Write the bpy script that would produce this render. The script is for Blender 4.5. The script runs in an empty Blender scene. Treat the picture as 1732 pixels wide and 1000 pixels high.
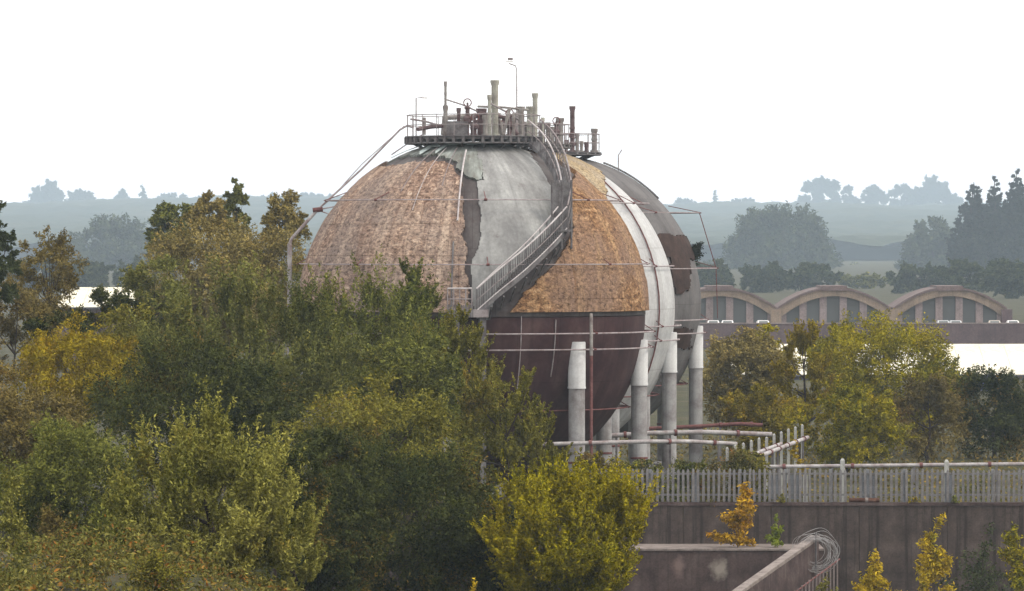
import bpy, math, random
import numpy as np
from mathutils import Vector, noise as mnoise

random.seed(7)
RNG = np.random.default_rng(11)
S = bpy.context.scene
COL = S.collection
PI = math.pi

# ------------------------------------------------------------------ camera, sky, sun, exposure
F = 9053.0                      # focal length in photograph pixels
K = F / 7733.0
HOR = 405.0                     # horizon row
CAMZ = 21.0
cam = bpy.data.cameras.new('camera'); camo = bpy.data.objects.new('camera', cam); COL.objects.link(camo)
camo.location = (0, 0, CAMZ); camo.rotation_euler = (PI / 2, 0, 0)
cam.sensor_width = 36; cam.lens = 36 * F / 1732
cam.shift_y = -(500 - HOR) / 1732
cam.clip_start = 1; cam.clip_end = 14000
S.camera = camo

SUN_AZ = math.radians(112)      # from +Y towards +X : behind the camera, to the right
SUN_EL = math.radians(48)
world = bpy.data.worlds.new('World'); S.world = world; world.use_nodes = True
wn = world.node_tree; wn.nodes.clear()
sky = wn.nodes.new('ShaderNodeTexSky'); sky.sky_type = 'NISHITA'; sky.sun_disc = False
sky.sun_elevation = SUN_EL; sky.sun_rotation = SUN_AZ
sky.air_density = 1.5; sky.dust_density = 5; sky.ozone_density = 1
mixs = wn.nodes.new('ShaderNodeMixRGB'); mixs.inputs[0].default_value = 0.88
mixs.inputs[2].default_value = (15.9, 15.2, 14.6, 1)      # even overcast
bg = wn.nodes.new('ShaderNodeBackground'); bg.inputs[1].default_value = 0.1
wo = wn.nodes.new('ShaderNodeOutputWorld')
wn.links.new(sky.outputs[0], mixs.inputs[1]); wn.links.new(mixs.outputs[0], bg.inputs[0]); wn.links.new(bg.outputs[0], wo.inputs[0])

sun = bpy.data.lights.new('sun', 'SUN'); sun.energy = 1.5; sun.angle = math.radians(14); sun.color = (1, .90, .76)
suno = bpy.data.objects.new('sun', sun); COL.objects.link(suno)
sd = Vector((math.sin(SUN_AZ) * math.cos(SUN_EL), math.cos(SUN_AZ) * math.cos(SUN_EL), math.sin(SUN_EL)))
suno.rotation_euler = sd.to_track_quat('Z', 'Y').to_euler(); suno.location = (60, -40, 140)

S.view_settings.view_transform = 'Standard'; S.view_settings.look = 'None'
S.view_settings.exposure = 0.25; S.view_settings.gamma = 1; S.view_settings.use_curve_mapping = False
S.render.filter_size = 2.1
S.cycles.max_bounces = 6; S.cycles.volume_bounces = 2; S.cycles.diffuse_bounces = 3; S.cycles.transmission_bounces = 4


# ------------------------------------------------------------------ helpers
def P(px, py, d):
    """world point seen at photograph pixel (px, py) at depth d (in steps of K metres)"""
    D = d * K
    return Vector(((px - 866) / F * D, D, CAMZ - (py - HOR) / F * D))

def px_of(v):
    return 866 + v[0] / v[1] * F, HOR + (CAMZ - v[2]) / v[1] * F

def smooth(t):
    t = min(1, max(0, t)); return t * t * (3 - 2 * t)

class MB:
    def __init__(s): s.v = []; s.f = []
    def quad(s, a, b, c, d):
        n = len(s.v); s.v += [tuple(a), tuple(b), tuple(c), tuple(d)]; s.f.append((n, n + 1, n + 2, n + 3)); return s
    def hexa(s, p):                     # 8 corners: bottom 4 (ccw), top 4
        n = len(s.v); s.v += [tuple(q) for q in p]
        for f in ((3, 2, 1, 0), (4, 5, 6, 7), (0, 1, 5, 4), (1, 2, 6, 5), (2, 3, 7, 6), (3, 0, 4, 7)):
            s.f.append(tuple(n + i for i in f))
        return s
    def box(s, x0, x1, y0, y1, z0, z1):
        return s.hexa([(x0, y0, z0), (x1, y0, z0), (x1, y1, z0), (x0, y1, z0), (x0, y0, z1), (x1, y0, z1), (x1, y1, z1), (x0, y1, z1)])
    def tube(s, pts, r, n=6, closed=False):
        pts = [Vector(p) for p in pts]; m = len(pts)
        rs = r if isinstance(r, (list, tuple)) else [r] * m
        base = len(s.v); up = None
        for i, p in enumerate(pts):
            if closed: t = pts[(i + 1) % m] - pts[i - 1]
            else: t = pts[min(i + 1, m - 1)] - pts[max(i - 1, 0)]
            t = t.normalized() if t.length > 1e-9 else Vector((0, 0, 1))
            if up is None: up = t.orthogonal().normalized()
            up = up - t * up.dot(t)
            up = up.normalized() if up.length > 1e-6 else t.orthogonal().normalized()
            b = t.cross(up)
            for k in range(n):
                a = 2 * PI * k / n
                s.v.append(tuple(p + (up * math.cos(a) + b * math.sin(a)) * rs[i]))
        for i in range(m if closed else m - 1):
            j = (i + 1) % m
            for k in range(n):
                l = (k + 1) % n
                s.f.append((base + i * n + k, base + i * n + l, base + j * n + l, base + j * n + k))
        if not closed:
            s.f.append(tuple(base + k for k in reversed(range(n))))
            s.f.append(tuple(base + (m - 1) * n + k for k in range(n)))
        return s
    def lathe(s, prof, c=(0, 0, 0), n=24):      # prof: (r, z) from bottom to top
        base = len(s.v)
        for r, z in prof:
            for k in range(n):
                a = 2 * PI * k / n
                s.v.append((c[0] + r * math.cos(a), c[1] + r * math.sin(a), c[2] + z))
        for i in range(len(prof) - 1):
            for k in range(n):
                l = (k + 1) % n
                s.f.append((base + i * n + k, base + i * n + l, base + (i + 1) * n + l, base + (i + 1) * n + k))
        s.f.append(tuple(base + k for k in reversed(range(n))))
        s.f.append(tuple(base + (len(prof) - 1) * n + k for k in range(n)))
        return s
    def mesh(s, name, mat, sm=False):
        me = bpy.data.meshes.new(name); me.from_pydata(s.v, [], s.f); me.materials.append(mat)
        if sm:
            me.polygons.foreach_set('use_smooth', [True] * len(me.polygons))
            me.set_sharp_from_angle(angle=math.radians(40))
        me.update(); return me
    def build(s, name, mat, parent=None, sm=False, **props):
        return link(name, s.mesh(name, mat, sm), parent, **props)

def link(name, me, parent=None, loc=None, **props):
    o = bpy.data.objects.new(name, me); COL.objects.link(o)
    if parent is not None: o.parent = parent
    if loc is not None: o.location = loc
    for k, v in props.items(): o[k] = v
    return o

def thing(name, label, cat, loc=(0, 0, 0), group=None, rz=0):
    o = bpy.data.objects.new(name, None); COL.objects.link(o); o.empty_display_size = .5
    o.location = loc; o.rotation_euler.z = rz; o['label'] = label; o['category'] = cat
    if group: o['group'] = group
    return o

def copy_tree(o, parent=None):
    c = o.copy(); COL.objects.link(c); c.parent = parent
    for ch in list(o.children): copy_tree(ch, c)
    return c

# ------------------------------------------------------------------ materials
def newmat(name):
    m = bpy.data.materials.new(name); m.use_nodes = True
    nt = m.node_tree; b = nt.nodes['Principled BSDF']
    b.inputs['Roughness'].default_value = .9; b.inputs['Specular IOR Level'].default_value = .1
    return m, nt, b
def N(nt, t, **kw):
    n = nt.nodes.new(t)
    for k, v in kw.items(): setattr(n, k, v)
    return n
def ramp(nt, fac, stops):
    r = N(nt, 'ShaderNodeValToRGB'); e = r.color_ramp.elements
    while len(e) < len(stops): e.new(.5)
    for el, (p, c) in zip(e, stops): el.position = p; el.color = (*c, 1)
    nt.links.new(fac, r.inputs[0]); return r.outputs[0]
def noise(nt, vec, scale, detail=5, rough=.6, dist=0):
    n = N(nt, 'ShaderNodeTexNoise'); n.inputs['Scale'].default_value = scale; n.inputs['Detail'].default_value = detail
    n.inputs['Roughness'].default_value = rough; n.inputs['Distortion'].default_value = dist
    nt.links.new(vec, n.inputs['Vector']); return n.outputs['Fac']
def mapping(nt, vec, scale, loc=(0, 0, 0)):
    m = N(nt, 'ShaderNodeMapping'); m.inputs['Scale'].default_value = scale; m.inputs['Location'].default_value = loc
    nt.links.new(vec, m.inputs[0]); return m.outputs[0]
def mix(nt, a, b, fac, mode='MIX'):
    m = N(nt, 'ShaderNodeMixRGB', blend_type=mode)
    for i, x in ((0, fac), (1, a), (2, b)):
        if hasattr(x, 'links') or isinstance(x, bpy.types.NodeSocket): nt.links.new(x, m.inputs[i])
        else: m.inputs[i].default_value = x if isinstance(x, (int, float)) else (*x, 1)
    return m.outputs[0]
def bump(nt, b, h, strength, dist=.05):
    n = N(nt, 'ShaderNodeBump'); n.inputs['Strength'].default_value = strength; n.inputs['Distance'].default_value = dist
    nt.links.new(h, n.inputs['Height']); nt.links.new(n.outputs[0], b.inputs['Normal'])

def worn(name, base, dark, light=None, scale=1.2, streak=True, rough=.8, metal=0, amt=.6, grain=.28, stk=.75):
    """painted / weathered surface: blotches, vertical streaks, grain"""
    m, nt, b = newmat(name)
    tc = N(nt, 'ShaderNodeTexCoord').outputs['Object']
    n1 = noise(nt, tc, scale, 6, .65)
    c = ramp(nt, n1, [(.30, dark), (.30 + .3 * amt + .05, base), (.8, light or base)])
    if streak:
        n2 = noise(nt, mapping(nt, tc, (3.0, 3.0, .12)), scale * 1.5, 4, .6)
        c = mix(nt, c, ramp(nt, n2, [(.35, tuple(x * .55 for x in base)), (.55, (1, 1, 1))]), .55, 'MULTIPLY') if False else mix(nt, c, dark, ramp(nt, n2, [(.5, (0, 0, 0)), (.75 - (stk - .75) * .4, (stk, stk, stk))]))
    n3 = noise(nt, tc, scale * 14, 3, .6)
    c = mix(nt, c, ramp(nt, n3, [(.3, (1 - grain,) * 3), (.7, (1 + grain * .4,) * 3)]), 1.0, 'MULTIPLY')
    nt.links.new(c, b.inputs['Base Color']); b.inputs['Roughness'].default_value = rough; b.inputs['Metallic'].default_value = metal
    bump(nt, b, n3, .25, .02)
    return m

def insulation(name, cols, seed):
    m, nt, b = newmat(name)
    uv = N(nt, 'ShaderNodeUVMap', uv_map='uv').outputs[0]
    uv = mapping(nt, uv, (1, 1, 1), (seed * 13.1, seed * 5.7, 0))
    fine = noise(nt, mapping(nt, uv, (2.3, 3.6, 1)), 1.0, 7, .76, .5)
    fine2 = noise(nt, mapping(nt, uv, (4.5, 6.2, 1)), 1.0, 4, .78, .5)
    streak = noise(nt, mapping(nt, uv, (1.1, .16, 1)), 1.0, 6, .66, .5)
    streak2 = noise(nt, mapping(nt, uv, (2.6, .16, 1), (5, 3, 0)), 1.0, 4, .6, .2)
    big = noise(nt, uv, .26, 4, .55)
    c = ramp(nt, fine, [(.31, cols[0]), (.43, cols[1]), (.55, cols[2]), (.70, cols[3])])
    c = mix(nt, c, cols[5], ramp(nt, big, [(.40, (0, 0, 0)), (.60, (.9, .9, .9))]))
    c = mix(nt, c, cols[4], ramp(nt, streak, [(.50, (0, 0, 0)), (.70, (.65, .65, .65))]))
    c = mix(nt, c, cols[1], ramp(nt, streak2, [(.30, (.7, .7, .7)), (.43, (0, 0, 0))]))
    c = mix(nt, c, ramp(nt, fine2, [(.36, (.34, .31, .30)), (.48, (.92, .92, .92)), (.66, (1.45, 1.42, 1.35))]), .95, 'MULTIPLY')
    br = N(nt, 'ShaderNodeTexBrick'); br.offset = .5
    br.inputs['Scale'].default_value = 1; br.inputs['Mortar Size'].default_value = .03; br.inputs['Mortar Smooth'].default_value = .6; br.inputs['Brick Width'].default_value = 1.18; br.inputs['Row Height'].default_value = 1.75
    br.inputs['Color1'].default_value = (1, 1, 1, 1); br.inputs['Color2'].default_value = (.84, .84, .86, 1); br.inputs['Mortar'].default_value = (.5, .46, .44, 1)
    nt.links.new(uv, br.inputs['Vector']); c = mix(nt, c, br.outputs[0], .75, 'MULTIPLY')
    nt.links.new(c, b.inputs['Base Color']); b.inputs['Roughness'].default_value = .95
    add = N(nt, 'ShaderNodeMath', operation='ADD'); nt.links.new(fine, add.inputs[0]); nt.links.new(fine2, add.inputs[1])
    bump(nt, b, add.outputs[0], .8, .10)
    return m

def shell_mat(name, base, dark, light, rust, rust_amt=.5, lines=True):
    """sphere shell plate: uv in metres along the surface"""
    m, nt, b = newmat(name)
    uv = N(nt, 'ShaderNodeUVMap', uv_map='uv').outputs[0]
    n1 = noise(nt, mapping(nt, uv, (.5, .35, 1)), 1.0, 6, .62)
    st = noise(nt, mapping(nt, uv, (1.8, .08, 1)), 1.0, 5, .6)
    fn = noise(nt, uv, 5.0, 4, .65)
    c = ramp(nt, n1, [(.32, dark), (.5, base), (.7, light)])
    c = mix(nt, c, dark, ramp(nt, st, [(.50, (0, 0, 0)), (.7, (.7, .7, .7))]))
    c = mix(nt, c, light, ramp(nt, st, [(.28, (.6, .6, .6)), (.40, (0, 0, 0))]))
    c = mix(nt, c, rust, ramp(nt, noise(nt, mapping(nt, uv, (1, 1, 1), (9, 4, 0)), .9, 6, .7), [(.60 - .16 * rust_amt, (0, 0, 0)), (.75, (.8, .8, .8))]))
    c = mix(nt, c, ramp(nt, fn, [(.3, (.8, .8, .8)), (.7, (1.1, 1.1, 1.1))]), .9, 'MULTIPLY')
    if lines:
        br = N(nt, 'ShaderNodeTexBrick'); br.offset = .5
        br.inputs['Scale'].default_value = 1; br.inputs['Mortar Size'].default_value = .018; br.inputs['Brick Width'].default_value = 2.35; br.inputs['Row Height'].default_value = 3.5
        br.inputs['Color1'].default_value = (1, 1, 1, 1); br.inputs['Color2'].default_value = (.9, .9, .9, 1); br.inputs['Mortar'].default_value = (.55, .52, .52, 1)
        nt.links.new(uv, br.inputs['Vector']); c = mix(nt, c, br.outputs[0], .7, 'MULTIPLY')
    nt.links.new(c, b.inputs['Base Color']); b.inputs['Roughness'].default_value = .6
    bump(nt, b, fn, .15, .02)
    return m

def leafmat(name, c1, c2, c3=None, amt3=.3, trans=.13, scale=.28):
    m, nt, b = newmat(name)
    tc = N(nt, 'ShaderNodeTexCoord').outputs['Object']
    g = N(nt, 'ShaderNodeNewGeometry').outputs['Random Per Island']
    big = noise(nt, tc, scale, 3, .6)
    f = N(nt, 'ShaderNodeMath', operation='MULTIPLY_ADD'); nt.links.new(g, f.inputs[0]); f.inputs[1].default_value = .34
    nt.links.new(big, f.inputs[2])
    c = ramp(nt, f.outputs[0], [(.42, c1), (.86, c2)])
    if c3:
        n3 = noise(nt, mapping(nt, tc, (1, 1, 1), (31, 7, 3)), scale * 1.3, 3, .6)
        f3 = N(nt, 'ShaderNodeMath', operation='MULTIPLY_ADD'); nt.links.new(g, f3.inputs[0]); f3.inputs[1].default_value = .25; nt.links.new(n3, f3.inputs[2])
        c = mix(nt, c, c3, ramp(nt, f3.outputs[0], [(.86 - .38 * amt3, (0, 0, 0)), (.98 - .3 * amt3, (.9, .9, .9))]))
    g2 = N(nt, 'ShaderNodeMath', operation='MULTIPLY'); nt.links.new(g, g2.inputs[0]); g2.inputs[1].default_value = 7.31
    fr = N(nt, 'ShaderNodeMath', operation='FRACT'); nt.links.new(g2.outputs[0], fr.inputs[0])
    c = mix(nt, c, ramp(nt, fr.outputs[0], [(0, (.72, .72, .74)), (1, (1.28, 1.26, 1.2))]), 1, 'MULTIPLY')
    nt.links.new(c, b.inputs['Base Color']); b.inputs['Roughness'].default_value = .9; b.inputs['Specular IOR Level'].default_value = .0
    tr = N(nt, 'ShaderNodeBsdfTranslucent'); nt.links.new(c, tr.inputs[0])
    ms = N(nt, 'ShaderNodeMixShader'); ms.inputs[0].default_value = trans
    nt.links.new(b.outputs[0], ms.inputs[1]); nt.links.new(tr.outputs[0], ms.inputs[2])
    nt.links.new(ms.outputs[0], nt.nodes['Material Output'].inputs[0])
    return m

M = {}
M['ins_left'] = insulation('brown_insulation', [(.058, .036, .029), (.185, .118, .090), (.38, .262, .195), (.74, .62, .50), (.55, .435, .345), (.26, .205, .178)], 1)
M['ins_right'] = insulation('golden_insulation', [(.055, .030, .018), (.165, .088, .045), (.35, .205, .105), (.68, .50, .31), (.46, .305, .165), (.25, .165, .120)], 2)
M['ins_pale'] = insulation('faded_insulation', [(.12, .09, .06), (.30, .22, .12), (.42, .33, .20), (.55, .47, .33), (.5, .42, .28), (.38, .32, .24)], 3)
M['shell_upper'] = shell_mat('weathered_shell_plate', (.085, .074, .074), (.045, .036, .038), (.13, .125, .122), (.06, .036, .032))
M['shell_lower'] = shell_mat('maroon_shell_paint', (.052, .025, .027), (.032, .015, .017), (.088, .052, .050), (.05, .028, .027), .3)
M['plate'] = shell_mat('bare_grey_plate', (.265, .27, .268), (.165, .165, .168), (.40, .41, .405), (.13, .11, .11), .1, False)
M['torn'] = shell_mat('torn_grey_cladding', (.21, .225, .21), (.11, .115, .11), (.38, .42, .40), (.12, .09, .07), .5, False)
M['flash'] = worn('pale_flashing', (.50, .58, .57), (.32, .37, .37), (.62, .7, .68))
M['shell_two'] = shell_mat('silver_shell_paint', (.47, .48, .49), (.36, .36, .37), (.56, .58, .58), (.3, .28, .28), 0)
M['shell_three'] = shell_mat('dull_grey_shell_paint', (.125, .12, .122), (.08, .075, .076), (.165, .16, .16), (.12, .09, .09), .2)
M['patch'] = worn('dark_rusted_patch', (.055, .035, .03), (.03, .02, .018), (.09, .06, .05))
M['leg_top'] = worn('pale_leg_paint', (.60, .61, .62), (.42, .42, .43), (.68, .7, .7), scale=.8, grain=.1)
M['leg'] = worn('grey_leg_concrete', (.34, .34, .345), (.19, .17, .17), (.44, .44, .45), scale=.9, grain=.12)
M['red_rust'] = worn('red_rusted_pipe', (.17, .075, .072), (.09, .04, .04), (.24, .13, .12), scale=3)
M['pipe'] = worn('grey_pipe_paint', (.38, .365, .37), (.16, .09, .085), (.58, .58, .58), scale=1.1, streak=False)
M['wire'] = worn('thin_pale_pipe', (.36, .32, .33), (.22, .16, .16), (.5, .47, .47), scale=2, streak=False)
M['steel'] = worn('platform_steel', (.17, .165, .17), (.08, .065, .068), (.26, .26, .26), scale=2)
M['rail'] = worn('railing_paint', (.30, .27, .275), (.17, .13, .13), (.4, .38, .38), scale=2, streak=False)
M['rail_pale'] = worn('pale_handrail_paint', (.55, .52, .53), (.36, .31, .32), (.62, .6, .6), scale=2, streak=False)
M['vent'] = worn('weathered_vent_pipe', (.27, .255, .245), (.13, .10, .095), (.37, .37, .34), scale=2)
M['vent_pale'] = worn('pale_vent_pipe', (.40, .40, .35), (.22, .20, .18), (.50, .52, .46), scale=2)
M['vent_dark'] = worn('dark_rusted_vent', (.14, .10, .105), (.07, .045, .045), (.22, .17, .17), scale=2)
M['concrete'] = worn('stained_dark_concrete', (.080, .062, .056), (.034, .027, .025), (.150, .122, .108), scale=.8, stk=.95)
M['concrete_low'] = worn('purple_brown_concrete', (.090, .064, .062), (.036, .026, .026), (.17, .14, .13), scale=.7)
M['coping'] = worn('pale_concrete_coping', (.25, .215, .20), (.12, .098, .09), (.33, .29, .27), scale=1.5, streak=False)
M['pale_stain'] = worn('pale_render_patch', (.36, .33, .31), (.24, .20, .19), (.42, .40, .37), scale=1.5)
M['pale_fence'] = worn('galvanised_pale', (.20, .195, .20), (.11, .10, .10), (.30, .31, .31), scale=1.5)
M['post_blue'] = worn('blue_grey_panel', (.25, .265, .29), (.19, .195, .21), (.3, .31, .33), scale=1)
M['post_conc'] = worn('pale_concrete_post', (.42, .43, .41), (.24, .23, .22), (.52, .54, .51), scale=2)
M['white_roof'] = worn('off_white_sheet', (.78, .75, .60), (.62, .59, .48), (.84, .82, .70), scale=.3, streak=False)
M['shed_wall'] = worn('dim_shed_wall', (.16, .16, .18), (.10, .10, .11), (.2, .2, .22), scale=.3)
M['arch'] = worn('ochre_concrete_arch', (.27, .212, .16), (.16, .13, .105), (.34, .275, .205), scale=.5)
M['arch_roof'] = worn('brown_roof_felt', (.17, .13, .125), (.11, .085, .085), (.2, .16, .15), scale=.4)
M['mullion'] = worn('pinkish_mullion', (.26, .215, .21), (.18, .15, .145), (.31, .265, .26), scale=.5)
M['mill_wall'] = worn('brown_factory_wall', (.13, .095, .10), (.08, .06, .065), (.16, .12, .12), scale=.3)
M['bark'] = worn('bark', (.06, .045, .035), (.03, .022, .018), (.10, .08, .06), scale=3)
M['rust_drum'] = worn('rusted_drum', (.10, .05, .035), (.05, .025, .02), (.28, .16, .12), scale=3)
M['tyre'] = worn('tyre_rubber', (.02, .02, .02), (.015, .015, .015), streak=False)
M['container'] = worn('blue_container_paint', (.10, .12, .24), (.07, .08, .16), (.13, .15, .28), scale=.5)
m, nt, b = newmat('window_glass'); b.inputs['Base Color'].default_value = (.10, .11, .11, 1); b.inputs['Roughness'].default_value = .25; b.inputs['Specular IOR Level'].default_value = .5; M['glass'] = m
for nm, c in (('car_white', (.8, .8, .8)), ('car_silver', (.5, .53, .55)), ('car_beige', (.5, .45, .38)), ('lamp_white', (.7, .7, .7))):
    m, nt, b = newmat(nm); b.inputs['Base Color'].default_value = (*c, 1); b.inputs['Roughness'].default_value = .3; b.inputs['Specular IOR Level'].default_value = .5; M[nm] = m
# earth
m, nt, b = newmat('earth_and_weeds')
tc = N(nt, 'ShaderNodeTexCoord').outputs['Object']
c = ramp(nt, noise(nt, tc, .25, 7, .7), [(.35, (.035, .03, .022)), (.5, (.05, .052, .022)), (.65, (.085, .068, .045))])
nt.links.new(c, b.inputs['Base Color']); bump(nt, b, noise(nt, tc, 2.5, 5, .7), .8, .2); M['earth'] = m
m, nt, b = newmat('hill_pasture')
tc = N(nt, 'ShaderNodeTexCoord').outputs['Object']
c = ramp(nt, noise(nt, tc, .012, 6, .65), [(.35, (.030, .040, .025)), (.55, (.036, .048, .029)), (.7, (.055, .065, .045))])
nt.links.new(c, b.inputs['Base Color']); M['hill'] = m

m, nt, b = newmat('hill_wood_canopy')
tc = N(nt, 'ShaderNodeTexCoord').outputs['Object']
c = ramp(nt, noise(nt, mapping(nt, tc, (1, .6, 1)), .012, 5, .6), [(.35, (.026, .036, .018)), (.5, (.036, .046, .022)), (.68, (.060, .062, .030))])
c = mix(nt, c, ramp(nt, noise(nt, tc, .22, 4, .65), [(.3, (.65, .65, .65)), (.7, (1.25, 1.25, 1.2))]), 1, 'MULTIPLY')
nt.links.new(c, b.inputs['Base Color']); M['hillwood'] = m

# ------------------------------------------------------------------ ground, hills, haze
WALL_Y = 226 * K
def gz(x, y):
    if y > WALL_Y + .3: return 7.0
    left = smooth((2 - x) / 12)
    a = 7.5 + 3.2 * left
    yy = y / K
    return 3 + a * smooth((166 - yy) / 62) + .35 * mnoise.noise((x * .12, y * .12, 0)) * (1 if yy < 222 else 0)

def grid_mesh(xs, ys, zf):
    mb = MB()
    for y in ys:
        for x in xs: mb.v.append((x, y, zf(x, y)))
    n = len(xs)
    for j in range(len(ys) - 1):
        for i in range(n - 1):
            a = j * n + i; mb.f.append((a, a + 1, a + n + 1, a + n))
    return mb
XE = 1200
xs = [-XE, -500, -260, -150, -90] + [-60 + 4 * i for i in range(31)] + [90, 150, 260, 500, XE]
ys = [-28, 0, 40, 70] + [84 + 5 * i for i in range(36)] + [WALL_Y + .25, WALL_Y + .45, 290, 330, 400, 520, 700, 1000, 1500, 2500, 4000, 6000, 8560]
grid_mesh(xs, ys, gz).build('ground', M['earth'], None, True, kind='structure')

RIDGE_D = 7000
RID = [(-2600, 368), (-900, 366), (0, 368), (30, 364), (150, 362), (240, 356), (330, 354), (420, 351), (470, 351), (560, 353), (700, 362), (1000, 370), (1130, 366), (1200, 362), (1330, 361), (1450, 366), (1560, 363), (1640, 364), (1760, 350), (2600, 350), (4200, 352)]
def ridge_py(px):
    for (a, b), (c, d) in zip(RID, RID[1:]):
        if a <= px <= c: return b + (d - b) * (px - a) / (c - a)
    return 350
H0 = 2900 * K
def hill_z(x, y):
    yr = RIDGE_D * K
    px = 866 + x / yr * F
    top = CAMZ - (ridge_py(px) - HOR) / F * yr
    t = (y - H0) / (yr - H0)
    s = smooth(t) if t <= 1 else 1 - .35 * smooth((t - 1) / .3)
    return 5.5 + (top - 5.5) * s + 1.2 * mnoise.noise((x * .01, y * .01, 3.3)) * s
hxs = [-XE + i * (2 * XE / 90) for i in range(91)]
hys = [2880 * K + i * 60 for i in range(86)]
grid_mesh(hxs, hys, hill_z).build('hill', M['hill'], None, True, kind='structure')

HZT = 125
hz = MB().box(-1300, 1300, -30, 8620, 1.2, HZT)
m = bpy.data.materials.new('haze_air'); m.use_nodes = True; nt = m.node_tree; nt.nodes.clear()
pv = nt.nodes.new('ShaderNodeVolumePrincipled'); pv.inputs['Color'].default_value = (.68, .84, 1, 1); pv.inputs['Density'].default_value = .00013; pv.inputs['Anisotropy'].default_value = .1
mo = nt.nodes.new('ShaderNodeOutputMaterial'); nt.links.new(pv.outputs[0], mo.inputs['Volume'])
hz.build('haze', m, None, kind='stuff')

# ------------------------------------------------------------------ foliage
def leaf_mesh(name, pos, nrm, size, mat, along=None):
    """pos (n,3), nrm (n,3) leaf normals, size (n,) : folded four-corner leaves"""
    n = len(pos)
    nrm = nrm / (np.linalg.norm(nrm, axis=1, keepdims=True) + 1e-9)
    r = RNG.normal(size=(n, 3)) if along is None else along + RNG.normal(size=(n, 3)) * .45; t = r - nrm * (r * nrm).sum(1, keepdims=True); t /= np.linalg.norm(t, axis=1, keepdims=True) + 1e-9
    bb = np.cross(nrm, t); s = size[:, None]
    v = np.empty((n, 4, 3))
    v[:, 0] = pos - t * s * .74; v[:, 2] = pos + t * s * .74
    v[:, 1] = pos + bb * s * .29 + nrm * s * .12; v[:, 3] = pos - bb * s * .29 + nrm * s * .12
    me = bpy.data.meshes.new(name)
    me.vertices.add(4 * n); me.vertices.foreach_set('co', v.reshape(-1).astype(np.float32))
    me.loops.add(4 * n); me.loops.foreach_set('vertex_index', np.arange(4 * n, dtype=np.int32))
    me.polygons.add(n); me.polygons.foreach_set('loop_start', np.arange(0, 4 * n, 4, dtype=np.int32)); me.polygons.foreach_set('loop_total', np.full(n, 4, dtype=np.int32))
    me.materials.append(mat); me.update(calc_edges=True); return me

DENS = 3.3
def unit(v): return v / (np.linalg.norm(v, axis=1, keepdims=True) + 1e-9)

def crown_points(a, b, c, nl, leaf, cover, style, px_area, sparse=1.0):
    """leaf positions and normals in a crown of half-axes a (x), b (y), c (z)"""
    n_leaf = int(cover * px_area * DENS)
    d = unit(RNG.normal(size=(nl, 3)))
    rad = RNG.uniform(.25, .86, size=(nl, 1)) ** .7
    lob = d * rad * np.array([a, b, c])
    mn = min(a, b, c)
    lr = RNG.uniform(.30, .52, size=nl) * mn * (1 if style != 'cone' else .8)
    if style == 'cone':                          # pointed conifer: shrink with height
        h = (lob[:, 2] / c + 1) / 2
        k = np.clip(1.05 - h, .04, 1) ** .85
        lob[:, :2] *= k[:, None]; lr *= np.clip(k, .10, 1)
    if style == 'shoot': lr *= .9
    w = lr ** 2; w /= w.sum()
    nsp = max(nl * 8, n_leaf // 45)
    li = RNG.choice(nl, size=nsp, p=w)
    sd_ = RNG.normal(size=(nsp, 3)); up = {'shoot': 2.1, 'cone': .1}.get(style, .45)
    sd_ = unit(sd_) + unit(lob[li] / np.array([a, b, c])) * .55; sd_[:, 2] += up; sd_ = unit(sd_)
    sl = lr[li] * RNG.uniform(.55, 1.25, size=nsp)
    if style == 'shoot': sl *= RNG.uniform(.7, 1.75, size=nsp)
    si = RNG.integers(0, nsp, size=n_leaf)
    t = RNG.uniform(.2, 1, size=n_leaf) ** .75
    jit = RNG.normal(size=(n_leaf, 3)) * (lr[li[si]] * (.19 if style != 'shoot' else .085) * (1.15 - .8 * t))[:, None]
    if style == 'cone': jit[:, 2] *= .5
    pos = lob[li[si]] + sd_[si] * (sl[si] * t)[:, None] + jit
    nrm = RNG.normal(size=(n_leaf, 3)) * .75 + sd_[si] * .45; nrm[:, 2] += .55
    size = leaf * RNG.uniform(.6, 1.3, size=n_leaf)
    return pos, nrm, size, lob, sd_[si]

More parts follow.
